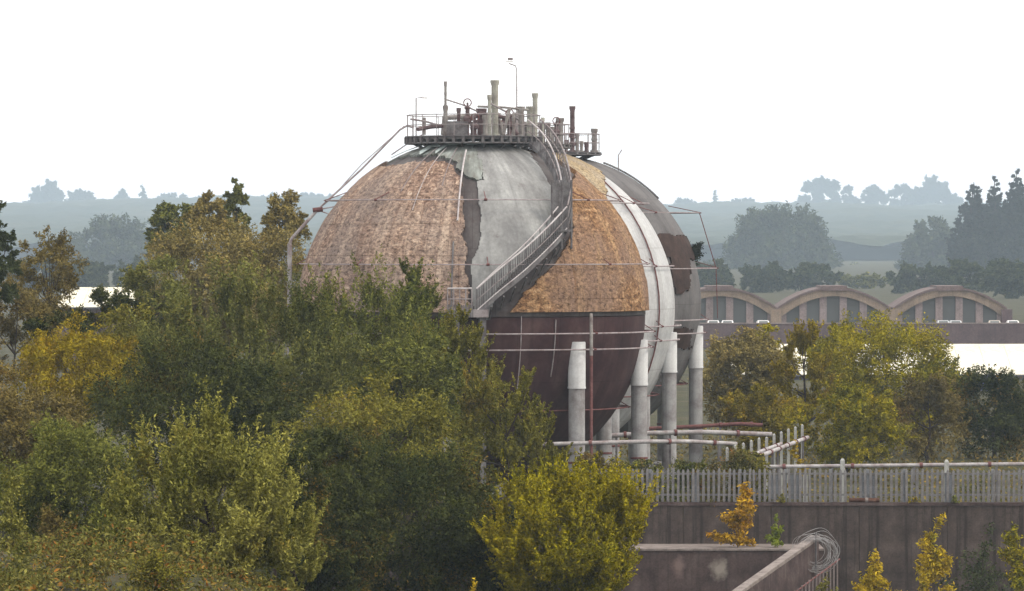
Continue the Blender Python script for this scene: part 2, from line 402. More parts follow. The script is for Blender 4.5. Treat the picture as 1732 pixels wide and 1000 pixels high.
def tree(name, label, cat, px, py, rx, ry, d, mat, leafpx=4.6, cover=.14, style='round', nl=None, ground=None, group=None, trunk_r=None, depth=.85, limbs=7, open_base=False):
    """crown centred on photograph pixel (px, py), half-sizes rx, ry pixels, at depth d"""
    c0 = P(px, py, d); sc = d * K / F
    a, c = rx * sc, ry * sc; b = min(a, c * 1.3) * depth if style != 'cone' else a
    g = gz(c0.x, c0.y) if ground is None else ground
    t = thing(name, label, cat, (c0.x, c0.y, g), group)
    leafpx *= .86; cover *= 1.5
    nl = int((nl or min(90, max(14, rx * ry / 420))) * 1.25)
    pos, nrm, size, lob, aln = crown_points(a, b, c, nl, leafpx * sc, cover, style, PI * rx * ry)
    off = np.array([0, 0, c0.z - g])
    keep = pos[:, 2] + off[2] > .05
    pos, nrm, size, aln = pos[keep], nrm[keep], size[keep], aln[keep]
    link('crown', leaf_mesh('crown', pos + off, nrm, size, mat, aln), t)
    # trunk and limbs in one tapering mesh
    mb = MB(); tr = trunk_r or max(.035, .045 * (a + c) / 2)
    top = Vector((0, 0, off[2] + (c * .55 if style != 'cone' else c * .80)))
    pts = [Vector((0, 0, -.15))]
    for k in range(1, 6):
        q = top * (k / 5); pts.append(q + Vector((RNG.normal() * .05 * a, RNG.normal() * .05 * a, 0)) * (1 if k < 5 else .3))
    mb.tube(pts, [tr * (1.15 - .2 * k) for k in range(5)] + [tr * .12], 7)
    idx = RNG.permutation(nl)[:limbs]
    for i in idx:
        e = Vector(lob[i]) + Vector(off); z0 = max(.1 * top.z, min(e.z - .3 * c, top.z * .85)); s0 = Vector((0, 0, z0))
        k = min(4, int(z0 / top.z * 5)); s0 = pts[k].lerp(pts[k + 1], min(1, max(0, z0 / top.z * 5 - k)))
        midp = s0.lerp(e, .55) + Vector((0, 0, -.06 * c))
        mb.tube([s0, midp, e], [tr * .42, tr * .28, tr * .06], 5)
    mb.build('trunk', M['bark'], t, True)
    return t

def plant(name, label, cat, px, ptop, pbase, rx, d, mat, leafpx=5, cover=.2, stems=7, base_z=None, group=None, style='shoot'):
    """sapling or weed: upright stems carrying leaves, from pixel row pbase up to ptop"""
    bp = P(px, pbase, d); sc = d * K / F
    if base_z is not None: bp.z = base_z
    h = P(px, ptop, d).z - bp.z; a = rx * sc
    t = thing(name, label, cat, tuple(bp), group)
    leafpx *= .84; n = int(cover * rx * 2.4 * (h / sc)); mb = MB(); P_, N_, Z_ = [], [], []
    sts = []
    lean = RNG.normal() * .10 * h; sb = []
    main = [Vector((lean * (u ** 1.5) + RNG.normal() * .02 * h, RNG.normal() * .03 * h, h * u - .05)) for u in (0, .25, .5, .75, 1)]
    mb.tube(main, [.012 * h / 3 + .010, .010 * h / 3 + .008, .008 * h / 3 + .006, .006, .003], 5); sb.append((main, 1.0))
    for k in range(stems * 2 + 4):
        u = RNG.uniform(.02, .97) ** 1.15; i0 = min(3, int(u * 4)); p0 = main[i0].lerp(main[i0 + 1], u * 4 - i0); ang = RNG.uniform(0, 2 * PI)
        ln = a * RNG.uniform(.35, 1.45) * (1.25 - 1.12 * u); d_ = Vector((math.cos(ang), .8 * math.sin(ang), RNG.uniform(-.25, .75)))
        p2 = p0 + d_.normalized() * ln * 1.15; p1 = p0.lerp(p2, .5) + Vector((0, 0, -.05 * ln))
        mb.tube([p0, p1, p2], [.010, .007, .003], 4); sb.append(([p0, p1, p2], ln))
    wts = np.array([x[1] for x in sb]); wts[0] = a * 1.0; wts /= wts.sum(); A_ = []
    for i in range(n):
        ln_, L_ = sb[RNG.choice(len(sb), p=wts)]; u = RNG.uniform(.12, 1.0) * (len(ln_) - 1); i0 = min(len(ln_) - 2, int(u)); q = ln_[i0].lerp(ln_[i0 + 1], u - i0)
        w = a * .10; q = q + Vector((RNG.normal() * w, RNG.normal() * w, RNG.normal() * w * 1.1))
        if q.z < .02: q.z = .02 + abs(RNG.normal()) * .08
        P_.append(q); N_.append((RNG.normal() * .7, RNG.normal() * .7, .6)); Z_.append(leafpx * sc * RNG.uniform(.55, 1.3))
    mb.build('stem', M['bark'], t, True)
    link('foliage', leaf_mesh('foliage', np.array(P_), np.array(N_), np.array(Z_), mat), t)
    return t

L = {}
L['green'] = leafmat('green_leaves', (.042, .056, .012), (.205, .215, .046), (.25, .21, .034), .25)
L['greygreen'] = leafmat('grey_green_leaves', (.048, .060, .016), (.215, .220, .058), (.25, .21, .044), .25)
L['deep'] = leafmat('deep_green_leaves', (.018, .028, .010), (.088, .098, .026), (.19, .115, .022), .35)
L['olive'] = leafmat('olive_leaves', (.060, .064, .012), (.250, .232, .040), (.28, .19, .026), .28)
L['lime'] = leafmat('lime_olive_leaves', (.080, .090, .014), (.35, .335, .080), (.34, .25, .04), .08)
L['yellowgreen'] = leafmat('yellow_green_leaves', (.090, .102, .006), (.37, .315, .012), (.37, .27, .012), .3)
L['yellow'] = leafmat('yellow_leaves', (.13, .115, .010), (.34, .265, .018), (.37, .235, .016), .35)
L['orange'] = leafmat('orange_yellow_leaves', (.25, .15, .010), (.55, .34, .02), (.50, .24, .02), .4, scale=1)
L['gold'] = leafmat('bright_yellow_leaves', (.26, .20, .010), (.54, .39, .02), (.22, .24, .02), .45, scale=1)
L['bronze'] = leafmat('bronze_olive_leaves', (.12, .105, .035), (.34, .275, .095), (.36, .24, .06), .25)
L['brown'] = leafmat('brown_leaves', (.080, .066, .022), (.22, .175, .055), (.24, .145, .03), .3)
L['darkfar'] = leafmat('dark_far_leaves', (.026, .038, .016), (.082, .098, .040))
L['conifer'] = leafmat('dark_conifer_needles', (.015, .021, .014), (.042, .049, .032))
L['hillwood'] = leafmat('hill_wood_leaves', (.032, .042, .024), (.042, .053, .030), scale=.02)
L['fresh'] = leafmat('fresh_green_leaves', (.13, .17, .02), (.27, .32, .04), scale=1)
L['bramble'] = leafmat('bramble_leaves', (.055, .055, .016), (.19, .180, .048), (.28, .10, .02), .42, scale=.9)

# far hillside wood: one mass of rounded crowns
def canopy_z(x, y):
    dd = mnoise.voronoi(Vector((x / 34, y / 60, 1.5)))[0][0]
    d2 = mnoise.voronoi(Vector((x / 15, y / 28, 7.5)))[0][0]
    big = mnoise.noise(Vector((x / 170, y / 260, 4.0)))
    h = 9 + 9 * (1 - min(1, dd * 1.25) ** 2) + 3.2 * (1 - min(1, d2 * 1.2) ** 2) + 6 * big
    back = 1 if y < RIDGE_D * K else max(0, 1 - (y - RIDGE_D * K) / 90)
    return hill_z(x, y) - .5 + max(.3, h * .8) * back
cw = grid_mesh([-1000 + 7 * i for i in range(286)], [2950 * K + (RIDGE_D * K - 2950 * K + 120) * (k / 250) for k in range(251)], canopy_z)
cw.build('hillside_wood', M['hillwood'], None, True, kind='stuff')

def ridge_tree(label, px, top, rx, style='round', ry=None, name='broadleaf_tree'):
    d = 6950; g = hill_z(P(px, 340, d).x, d * K); base_py = HOR + (CAMZ - g) / (d * K) * F
    ry = ry or (base_py - top) / 2 + 3
    cy = top + ry * .82; rx *= 1.15
    return tree(name, label, 'tree', px, cy, rx, ry, d, L['hillwood'], leafpx=5.6 if style == 'round' else 3.4, cover=.9, style=style, ground=g - .3, group='trees along the far skyline', limbs=5, nl=26)
ridge_tree('wide hazy tree on the skyline at the far left of the ridge', 76, 316, 30)
ridge_tree('flat-topped hazy tree on the far ridge between the far-left tree and the spire', 118, 326, 34)
ridge_tree('small thin hazy tree on the far ridge just left of the spire-shaped conifer', 207, 322, 10)
ridge_tree('slim spire-shaped conifer alone on the far ridge at left', 241, 307, 8, 'cone', name='conifer_tree')
ridge_tree('hazy tree mound on the ridge behind the dark round-topped tree', 300, 332, 40)
ridge_tree('broad hazy tree on the ridge between the two left pale tips', 445, 333, 42)
ridge_tree('hazy tree on the ridge just left of the angled riser pipe', 520, 330, 50)
ridge_tree('hazy low tree on the ridge directly right of the rear sphere', 1165, 342, 32)
ridge_tree('small pointed dark tree standing alone on the far ridge right of the spheres', 1210, 320, 8, 'cone', name='conifer_tree')
ridge_tree('low hazy tree on the ridge right of the small pointed tree', 1262, 338, 22)
ridge_tree('largest hazy broad tree on the ridge above the round tree', 1390, 313, 62)
ridge_tree('hazy tree alone in the gap right of the largest ridge tree', 1476, 320, 20)
ridge_tree('hazy domed tree on the ridge, second left of the conifers', 1524, 315, 24)
ridge_tree('hazy peaked tree on the ridge nearest the dark conifers', 1577, 313, 30)
ridge_tree('low hazy tree on the ridge at the foot of the dark conifers', 1622, 334, 30)

# middle distance trees
tree('broadleaf_tree', 'large hazy round tree standing behind the middle factory arch', 'tree', 1318, 438, 96, 74, 2150, L['darkfar'], 6.2, .6, nl=110)
tree('broadleaf_tree', 'hazy rounded tree directly left of the tall dark conifers', 'tree', 1578, 446, 54, 72, 2100, L['darkfar'], 6.2, .6, nl=70)
tree('broadleaf_tree', 'low pale hazy bush behind the valley between two factory arches', 'tree', 1455, 500, 70, 40, 2500, L['greygreen'], 4.4, .4)
tree('broadleaf_tree', 'hazy tree mass beside the rear sphere behind the left arch', 'tree', 1205, 478, 50, 44, 2300, L['darkfar'], 4.4, .4)
for lab, x, top, rx in (('tall pointed dark conifer, left one of the row at the right edge', 1648, 288, 30), ('dark conifer in the middle of the tall row at right', 1682, 284, 28), ('tallest dark conifer of the row, at the right edge of the picture', 1720, 272, 30)):
    tree('conifer_tree', lab, 'tree', x, (top + 540) / 2, rx * 2.3, (540 - top) / 2 + 6, 1700, L['conifer'], 5.5, .8, 'cone', nl=260, group='tall conifers at right', limbs=9)
tree('broadleaf_tree', 'hazy dull green tree on the slope above the white roof at left', 'tree', 196, 452, 88, 70, 2100, L['darkfar'], 6, .6, nl=90)
tree('conifer_tree', 'dark columnar tree with a rounded top above the olive mass at left', 'tree', 288, 398, 38, 72, 330, L['green'], 4.8, .8, nl=60)
tree('conifer_tree', 'narrow pale-tipped tree rising highest from the olive mass', 'tree', 398, 372, 22, 74, 300, L['greygreen'], 4.6, .9, nl=60)

# ------------------------------------------------------------------ factory with arched roofs, car park, sheds
d0 = 600
fy = d0 * K
fac = thing('arched_factory', 'brown factory with three arched concrete roof gables beyond the bushes', 'factory', (P(1400, 580, d0).x, fy, 7))
fx = fac.location.x
def fl(px, py, dy=0): q = P(px, py, d0); return Vector((q.x - fx, dy, q.z - 7))
MB().box(fl(1118, 0).x, fl(1708, 0).x, .0, 13, 0, fl(0, 548).z).build('wall', M['mill_wall'], fac)
SPR, CRN = 524, 489
for cx in (1218, 1410, 1606):
    half = 96
    arc = []
    for i in range(25):
        u = -1 + 2 * i / 24
        arc.append((cx + u * half, CRN + (SPR - CRN) * (u * u)))
    outer = [fl(x, y) for x, y in arc]
    inner = [fl(cx + (x - cx) * .93, y + 12) for x, y in arc]
    mb = MB()
    for i in range(24):
        o0, o1, i0, i1 = outer[i], outer[i + 1], inner[i], inner[i + 1]
        mb.hexa([(i0.x, -.7, i0.z), (i1.x, -.7, i1.z), (i1.x, .5, i1.z), (i0.x, .5, i0.z), (o0.x, -.7, o0.z), (o1.x, -.7, o1.z), (o1.x, .5, o1.z), (o0.x, .5, o0.z)])
    a_ = mb.build('gable_arch', M['arch'], fac)
    mb = MB()
    for i in range(24):
        o0, o1 = outer[i], outer[i + 1]
        mb.hexa([(o0.x, -.9, o0.z + .01), (o1.x, -.9, o1.z + .01), (o1.x, 13, o1.z + .01), (o0.x, 13, o0.z + .01), (o0.x, -.9, o0.z + .3), (o1.x, -.9, o1.z + .3), (o1.x, 13, o1.z + .3), (o0.x, 13, o0.z + .3)])
    rf = mb.build('roof', M['arch_roof'], fac)
    q0, q1 = fl(cx - 22, 486), fl(cx + 22, 486)
    MB().box(q0.x, q1.x, -1.0, 11, q0.z - .45, q0.z + .18).build('ridge_vent', M['arch_roof'], rf)
    # panes behind, mullions in front
    edges = [-86, -52, -18, 16, 50, 86]
    for k in range(5):
        x0, x1 = cx + edges[k] + 6, cx + edges[k + 1] - 6
        mb = MB(); y0 = CRN + (SPR - CRN) * ((x0 - cx) / half) ** 2 + 10; y1 = CRN + (SPR - CRN) * ((x1 - cx) / half) ** 2 + 10
        ym = CRN + (SPR - CRN) * (((x0 + x1) / 2 - cx) / half) ** 2 + 10
        A, B, C, Dm = fl(x0, 547), fl(x1, 547), fl(x1, min(y1, 546)), fl(x0, min(y0, 546)); mm = fl((x0 + x1) / 2, ym)
        n0 = len(mb.v); mb.v += [(A.x, .45, A.z), (B.x, .45, B.z), (C.x, .45, C.z), (mm.x, .45, mm.z), (Dm.x, .45, Dm.z)]; mb.f.append((0, 1, 2, 3, 4))
        mb.build('window_pane', M['glass'], fac)
    for k in range(6):
        xm = cx + edges[k]
        yt = min(540, CRN + (SPR - CRN) * ((xm - cx) / half) ** 2 + 11)
        A, B = fl(xm - 6, 547.8), fl(xm + 6, yt)
        MB().box(A.x, B.x, -.35, .6, A.z, B.z + .05).build('mullion', M['mullion'], fac)
for px in (1312, 1508, 1702):
    A, B = fl(px - 9, 590), fl(px + 9, 522)
    MB().box(A.x, B.x, -1.15, .55, 0, B.z - .1).build('pillar', M['arch'] if px < 1600 else M['mill_wall'], fac)
A, B = fl(1118, 549), fl(1708, 546); MB().box(A.x, B.x, -.95, -.1, A.z, B.z).build('sill_beam', M['arch'], fac)
# car park deck in front
dk = 588; q0, q1 = P(1150, 0, dk), P(1775, 0, dk)
cp = thing('car_park_deck', 'raised brown car park deck with low parapet in front of the arched factory', 'car park', ((q0.x + q1.x) / 2, dk * K, 7))
hw = (q1.x - q0.x) / 2; zt = P(0, 562, dk).z - 7; zp = P(0, 548, dk).z - 7
MB().box(-hw, hw, 0, 11.5, 0, zt).build('deck_slab', M['mill_wall'], cp)
MB().box(-hw, hw, -.25, -.003, 0, zp).build('parapet', M['mill_wall'], cp)
MB().box(-hw, hw, -.32, .07, zp + .004, zp + .16).build('parapet_coping', M['mullion'], cp)

def make_car(label, mat):
    t = thing('parked_car', label, 'car', (0, 0, 0), 'cars parked on the factory deck')
    prof = [(-2.1, .32), (-2.12, .75), (-1.75, .92), (-1.25, 1.0), (-.65, 1.42), (.75, 1.45), (1.5, 1.02), (2.05, .92), (2.12, .7), (2.1, .32)]
    mb = MB()
    for s, w in ((-1, 1), (1, 1)):
        for y, z in prof: mb.v.append((s * (.84 if z < 1.05 else .66), y, z))
    n = len(prof); mb.f.append(tuple(range(n))); mb.f.append(tuple(reversed(range(n, 2 * n))))
    for i in range(n):
        j = (i + 1) % n; mb.f.append((i, i + n, j + n, j))
    mb.build('body', mat, t)
    wb = MB(); wb.quad((-.60, -1.22, 1.035), (.60, -1.22, 1.035), (.56, -.70, 1.40), (-.56, -.70, 1.40)); wb.build('windscreen', M['glass'], t)
    wb = MB(); wb.quad((.60, 1.46, 1.055), (-.60, 1.46, 1.055), (-.55, .84, 1.42), (.55, .84, 1.42)); wb.build('rear_window', M['glass'], t)
    for sx in (-1, 1):
        wb = MB(); wb.quad((sx * .80, -1.0, 1.04), (sx * .80, 1.25, 1.04), (sx * .69, .7, 1.38), (sx * .69, -.55, 1.38)); wb.build('side_window', M['glass'], t)
        hb = MB().box(sx * .62 - .16, sx * .62 + .16, -2.14, -2.08, .64, .78); hb.build('headlight', M['lamp_white'], t)
        for yy_ in (-1.3, 1.3):
            w_ = MB(); w_.tube([(sx * .66, yy_, .31), (sx * .86, yy_, .31)], .31, 12); w_.build('wheel', M['tyre'], t)
    return t
cars = [('white car parked on the deck behind the left arch, nearer the sphere', 1207, 'car_white', 541), ('white car parked on the deck, second from the sphere', 1231, 'car_white', 542), ('pale silver car parked below the right arch, left of a pair', 1596, 'car_silver', 540), ('pale silver car parked below the right arch, right of a pair', 1617, 'car_silver', 540), ('bright white car parked on the deck at the right edge of the picture', 1714, 'car_white', 541), ('beige car parked beside the rightmost factory pillar', 1683, 'car_beige', 544), ('white car parked on the deck beside the left factory valley pillar', 1291, 'car_white', 545)]
protos = {}
for lab, px, mt, py in cars:
    if mt not in protos: c_ = protos[mt] = make_car(lab, M[mt])
    else: c_ = copy_tree(protos[mt]); c_['label'] = lab
    q = P(px, 560, dk + 2.6 + random.uniform(0, .6)); c_.location = (q.x, q.y + 1.0, 7 + zt); c_.rotation_euler.z = random.uniform(-.05, .05)

def shed(label, px0, px1, d, top_py, ridge_py_, wall_mat, slope_depth, name='warehouse'):
    q0, q1 = P(px0, 0, d), P(px1, 0, d); hw = (q1.x - q0.x) / 2
    t = thing(name, label, 'warehouse', ((q0.x + q1.x) / 2, d * K, 7))
    ze = P(0, top_py, d).z - 7; zr = P(0, ridge_py_, d + slope_depth).z - 7; Y = slope_depth * K
    MB().hexa([(-hw, 0, 0), (hw, 0, 0), (hw, 2 * Y, 0), (-hw, 2 * Y, 0), (-hw, 0, ze - .1), (hw, 0, ze - .1), (hw, 2 * Y, ze - .1), (-hw, 2 * Y, ze - .1)]).build('wall', wall_mat, t)
    npan = int(2 * hw / 2.4); w = 2 * hw / npan
    me = None
    for k in range(npan):
        if me is None:
            mb = MB(); mb.hexa([(.015, -.4, ze - .02), (w - .015, -.4, ze - .02), (w - .015, Y, zr), (.015, Y, zr), (.015, -.4, ze + .05), (w - .015, -.4, ze + .05), (w - .015, Y, zr + .07), (.015, Y, zr + .07)])
            me = mb.mesh('roof_sheet', M['white_roof'])
        link('roof_sheet', me, t, (-hw + k * w, 0, 0))
    MB().hexa([(-hw, Y + .02, zr), (hw, Y + .02, zr), (hw, 2 * Y, ze), (-hw, 2 * Y, ze), (-hw, Y + .02, zr + .07), (hw, Y + .02, zr + .07), (hw, 2 * Y, ze + .07), (-hw, 2 * Y, ze + .07)]).build('rear_roof', M['white_roof'], t)
    MB().box(-hw - .1, hw + .1, -.62, -.41, ze - .12, ze + .02).build('gutter', M['shed_wall'], t)
    return t
shed('long low shed with an off-white roof behind the right-hand bushes', 1238, 1800, 455, 634, 583, M['shed_wall'], 9)
shed('off-white roofed shed seen between trees at the far left', 96, 224, 500, 520, 487, M['mill_wall'], 9)
cq = P(1620, 660, 420)
ct = thing('metal_skip', 'low blue metal skip half hidden by the dark bush', 'skip', (cq.x, cq.y, 7))
MB().box(-3, 3, 0, 2.4, .12, 1.5).build('body', M['container'], ct)
for k in range(14): MB().box(-2.9 + k * .42, -2.72 + k * .42, -.05, -.002, .22, 1.4).build('corrugation', M['container'], ct)
for sx in (-2.8, 2.8): MB().box(sx - .15, sx + .15, .1, 2.3, 0, .115).build('foot', M['steel'], ct)

# ------------------------------------------------------------------ gas holder spheres
R = 9.0
GZ = 7.0
SPH = []
for px, d, limb in ((801, 239.2, None), (872, 258.3, None), (935, 277.6, None)):
    q = P(px, 531, 239.2); SPH.append(Vector((P(px, 500, d).x, d * K, q.z)))

def sph(c, r, az, el):
    return Vector((c[0] + r * math.cos(el) * math.sin(az), c[1] - r * math.cos(el) * math.cos(az), c[2] + r * math.sin(el)))
def hit(c, r, px, py):
    """(az, el) of the front-surface point of the ball seen at a photograph pixel"""
    d = Vector(((px - 866) / F, 1, -(py - HOR) / F)).normalized(); o = Vector((0, 0, CAMZ)) - c
    b = o.dot(d); disc = b * b - (o.length_squared - r * r)
    p = o + d * (-b - math.sqrt(max(disc, 0)))
    p.normalize(); return math.atan2(p.x, -p.y), math.asin(max(-1, min(1, p.z)))
def inpoly(x, y, poly):
    ins = False; j = len(poly) - 1
    for i in range(len(poly)):
        xi, yi = poly[i]; xj, yj = poly[j]
        if (yi > y) != (yj > y) and x < (xj - xi) * (y - yi) / (yj - yi) + xi: ins = not ins
        j = i
    return ins

def patch(name, mat, parent, mask, r_in, r_out, naz=260, nel=130, rough=.03, el0=-PI / 2, el1=PI / 2, freq=.9, az0=None, az1=None):
    """shell patch with thickness: cells of an az/el grid kept where mask(az, el); local coords about the sphere centre"""
    wrap = az0 is None; az0 = -PI if wrap else az0; az1 = PI if wrap else az1
    azs = [az0 + (az1 - az0) * i / naz for i in range(naz + 1)]; els = [el0 + (el1 - el0) * j / nel for j in range(nel + 1)]
    keep = [[mask((azs[i] + azs[i + 1]) / 2, (els[j] + els[j + 1]) / 2) for i in range(naz)] for j in range(nel)]
    vid = {}; V = []; UV = []; Fc = []
    def vert(i, j, o):
        k = (i % naz if wrap else i, j, o)
        if k not in vid:
            az, el = azs[i], els[j]
            if o: 
                p = sph((0, 0, 0), 1, az, el); n_ = mnoise.noise(p * R * freq) + .5 * mnoise.noise(p * R * freq * 2.7)
                rr = r_out + rough * n_
            else: rr = r_in
            vid[k] = len(V); V.append(tuple(sph((0, 0, 0), rr, az, el))); UV.append((az * R, el * R))
        return vid[k]
    for j in range(nel):
        for i in range(naz):
            if not keep[j][i]: continue
            a, b, c, d = vert(i, j, 1), vert(i + 1, j, 1), vert(i + 1, j + 1, 1), vert(i, j + 1, 1)
            Fc.append((a, b, c, d))
            for (i0, j0, i1, j1, ni, nj) in ((i, j, i + 1, j, i, j - 1), (i + 1, j, i + 1, j + 1, i + 1, j), (i + 1, j + 1, i, j + 1, i, j + 1), (i, j + 1, i, j, i - 1, j)):
                if nj < 0 or nj >= nel: 
                    if nj < 0 and el0 <= -PI / 2 + 1e-6 or nj >= nel and el1 >= PI / 2 - 1e-6: continue
                    out = True
                elif not wrap and (ni < 0 or ni >= naz): out = True
                else: out = not keep[nj][ni % naz]
                if out: Fc.append((vert(i0, j0, 1), vert(i0, j0, 0), vert(i1, j1, 0), vert(i1, j1, 1)))
    me = bpy.data.meshes.new(name); me.from_pydata(V, [], Fc); me.materials.append(mat)
    uvl = me.uv_layers.new(name='uv')
    lv = np.empty(len(me.loops), dtype=np.int32); me.loops.foreach_get('vertex_index', lv)
    uva = np.array(UV, dtype=np.float32)[lv]
    # the seam at the back: keep uv continuous inside each face
    ls = np.empty(len(me.polygons), dtype=np.int32); me.polygons.foreach_get('loop_start', ls)
    q = uva.reshape(-1, 4, 2); sp = q[:, :, 0].max(1) - q[:, :, 0].min(1) > PI * R
    q[sp, :, 0] = np.where(q[sp, :, 0] < 0, q[sp, :, 0] + 2 * PI * R, q[sp, :, 0])
    uvl.data.foreach_set('uv', q.reshape(-1))
    me.polygons.foreach_set('use_smooth', [True] * len(me.polygons)); me.set_sharp_from_angle(angle=math.radians(50)); me.update()
    return link(name, me, parent)

def pixmask(c, poly, jag=5, back=False, fr=1.6):
    def f(az, el):
        p = sph(c, R, az, el); v = p - Vector((0, 0, CAMZ)) - Vector((0, 0, 0)); nrm = (p - c)
        front = nrm.dot(v) < R * R * .02
        if not front: return back(az, el) if callable(back) else back
        x, y = px_of(p); 
        x += jag * mnoise.noise(Vector((az * R * fr, el * R * fr, 1.7))) * 1.6 + jag * .6 * mnoise.noise(Vector((az * R * fr * 3, el * R * fr * 3, 4.1)))
        y += jag * mnoise.noise(Vector((az * R * fr, el * R * fr, 8.2)))
        return any(inpoly(x, y, q) for q in poly)
    return f

def ring(parent, rad, z, r, mat, name='drench_ring', brackets=8, off=.2, shell=True):
    pts = [(rad * math.sin(2 * PI * k / 96), -rad * math.cos(2 * PI * k / 96), z) for k in range(96)]
    o = MB().tube(pts, r, 6, True).build(name, mat, parent, True)
    rs = math.sqrt(max(.1, R * R - z * z))
    bm_ = None
    for k in range(brackets):
        a = off + 2 * PI * k / brackets
        if bm_ is None:
            mb = MB(); mb.tube([(0, -(rs - .05), 0), (0, -(rad + .12), 0)], .035, 5); mb.tube([(0, -(rs - .12), .42), (0, -rad, .03)], .025, 5)
            mb.tube([(-.08, -rad, 0), (.08, -rad, 0)], .07, 6)
            bm_ = mb.mesh('ring_bracket', M['red_rust'])
        b_ = link('ring_bracket', bm_, o, (0, 0, z)); b_.rotation_euler.z = a
    return o

def make_leg(parent, az, split, rl=.45):
    rr = .968 * R; x, y = rr * math.sin(az), -rr * math.cos(az)
    zb = GZ - parent.location.z
    lg = MB().lathe([(rl * .93, zb), (rl * .93, split)], (x, y, 0), 20).build('leg', M['leg'], parent, True)
    MB().lathe([(rl, split + .004), (rl * 1.04, split + .004), (rl * 1.04, split + .1), (rl, split + .1), (rl, -1.38), (rl * .94, -1.33)], (x, y, 0), 20).build('leg_sleeve', M['leg_top'], lg, True)
    MB().lathe([(rl * 1.6, zb), (rl * 1.6, zb + .18), (rl * 1.0, zb + .32)], (x, y, 0), 16).build('leg_footing', M['leg'], lg, True)
    for zz in (zb + 2.55,):
        MB().lathe([(rl * .945, zz), (rl * 1.01, zz + .02), (rl * 1.01, zz + .1), (rl * .945, zz + .12)], (x, y, 0), 20).build('leg_collar', M['red_rust'], lg, True)

def railing(parent, rad, z0, h, n=22, r=.021, gap=None):
    o = MB().tube([(rad * math.sin(2 * PI * k / 64), -rad * math.cos(2 * PI * k / 64), z0 + h) for k in range(64)], r * 1.2, 5, True).build('top_rail', M['rail'], parent, True)
    MB().tube([(rad * math.sin(2 * PI * k / 64), -rad * math.cos(2 * PI * k / 64), z0 + h * .52) for k in range(64)], r, 5, True).build('middle_rail', M['rail'], parent, True)
    pm = MB().tube([(0, 0, 0), (0, 0, h)], r, 5).mesh('railing_post', M['rail'])
    for k in range(n):
        a = 2 * PI * k / n; link('railing_post', pm, parent, (rad * math.sin(a), -rad * math.cos(a), z0))

def platform(parent, rad, zt, th=.38, nj=44):
    o = MB().lathe([(rad * .2, zt - th * .4), (rad - .06, zt - th * .5), (rad - .06, zt - .05), (rad + .05, zt - .05), (rad + .05, zt), (0.02, zt)], n=48).build('platform', M['steel'], parent, True)
    jm = MB().box(-.07, .07, -(rad + .08), -(rad - 1.0), -th, -.06).mesh('joist', M['steel'])
    for k in range(nj):
        j = link('joist', jm, o, (0, 0, zt)); j.rotation_euler.z = 2 * PI * k / nj
    MB().tube([(rad * math.sin(2 * PI * k / 64), -rad * math.cos(2 * PI * k / 64), zt - th) for k in range(64)], .045, 5, True).build('edge_beam', M['steel'], o, True)
    sm_ = MB().tube([(0, -(rad - .35), zt - th), (0, -(rad - 1.1), math.sqrt(R * R - (rad - 1.1) ** 2) - .1)], .07, 6).mesh('strut', M['steel'])
    for k in range(16):
        s = link('strut', sm_, o); s.rotation_euler.z = 2 * PI * (k + .5) / 16
    railing(o, rad - .06, zt, 1.1)
    return o

def vent(parent, c, px, top, bot_z, wpx, mat, dy=0, cap=True, d=None):
    d = c.y / K; sc = c.y / F
    x = (px - 866) * sc - c.x; zt = P(px, top, d).z - c.z; r = wpx * sc / 2
    pr = [(r * 1.5, bot_z), (r * 1.5, bot_z + .12), (r, bot_z + .12), (r, bot_z + (zt - bot_z) * .5), (r * 1.18, bot_z + (zt - bot_z) * .5), (r * 1.18, bot_z + (zt - bot_z) * .5 + .12), (r, bot_z + (zt - bot_z) * .5 + .12)]
    pr += [(r, zt - .3), (r * 1.32, zt - .14), (r * 1.32, zt)] if cap else [(r, zt)]
    return MB().lathe(pr, (x, dy, 0), 12).build('vent_pipe', mat, parent, True)

def valve(parent, x, y, z0, h, mat):
    o = MB().lathe([(.16, z0), (.16, z0 + .06), (.09, z0 + .08), (.09, z0 + h * .35), (.2, z0 + h * .4), (.22, z0 + h * .55), (.11, z0 + h * .62), (.11, z0 + h * .8), (.17, z0 + h * .82), (.17, z0 + h * .86), (.05, z0 + h * .88), (.05, z0 + h)], (x, y, 0), 10).build('valve', mat, parent, True)
    MB().tube([(x + .2 * math.cos(k * PI / 6), y, z0 + h + .2 * math.sin(k * PI / 6)) for k in range(12)], .03, 5, True).build('handwheel', M['red_rust'], o, True)
    return o

ZT = 9.28                       # platform top above the sphere centre
# ---- front sphere
c1 = SPH[0]
s1 = thing('gas_sphere', 'front gas storage sphere with torn brown and golden insulation over a maroon lower half', 'gas sphere', tuple(c1), 'spherical gas tanks in a row')
patch('upper_shell', M['shell_upper'], s1, lambda a, e: e > -.005, R - .3, R, 120, 40, 0, -.004, PI / 2)
patch('lower_shell', M['shell_lower'], s1, lambda a, e: True, R - .3, R - .02, 120, 40, 0, -PI / 2, -.008)
e_eq = hit(c1, R, 960, 528)[1]
left_poly = [(470, 560), (480, 400), (540, 330), (600, 300), (640, 290), (672, 284), (705, 279), (745, 279), (768, 286), (778, 304), (781, 330), (785, 400), (790, 470), (795, 526), (700, 540)]
right_poly = [(962, 318), (975, 290), (1000, 250), (1130, 250), (1130, 529), (862, 530), (884, 498), (918, 468), (948, 434), (966, 392)]  # edge set back from the stair: dark shell stands in for its shadow and structure
patch('brown_insulation', M['ins_left'], s1, pixmask(c1, [left_poly], 4, lambda a, e: e > e_eq + .0 and e < 1.05 and a < 0), R, R + .22, 330, 170, .045, e_eq, 1.25, az0=-2.0, az1=.25)
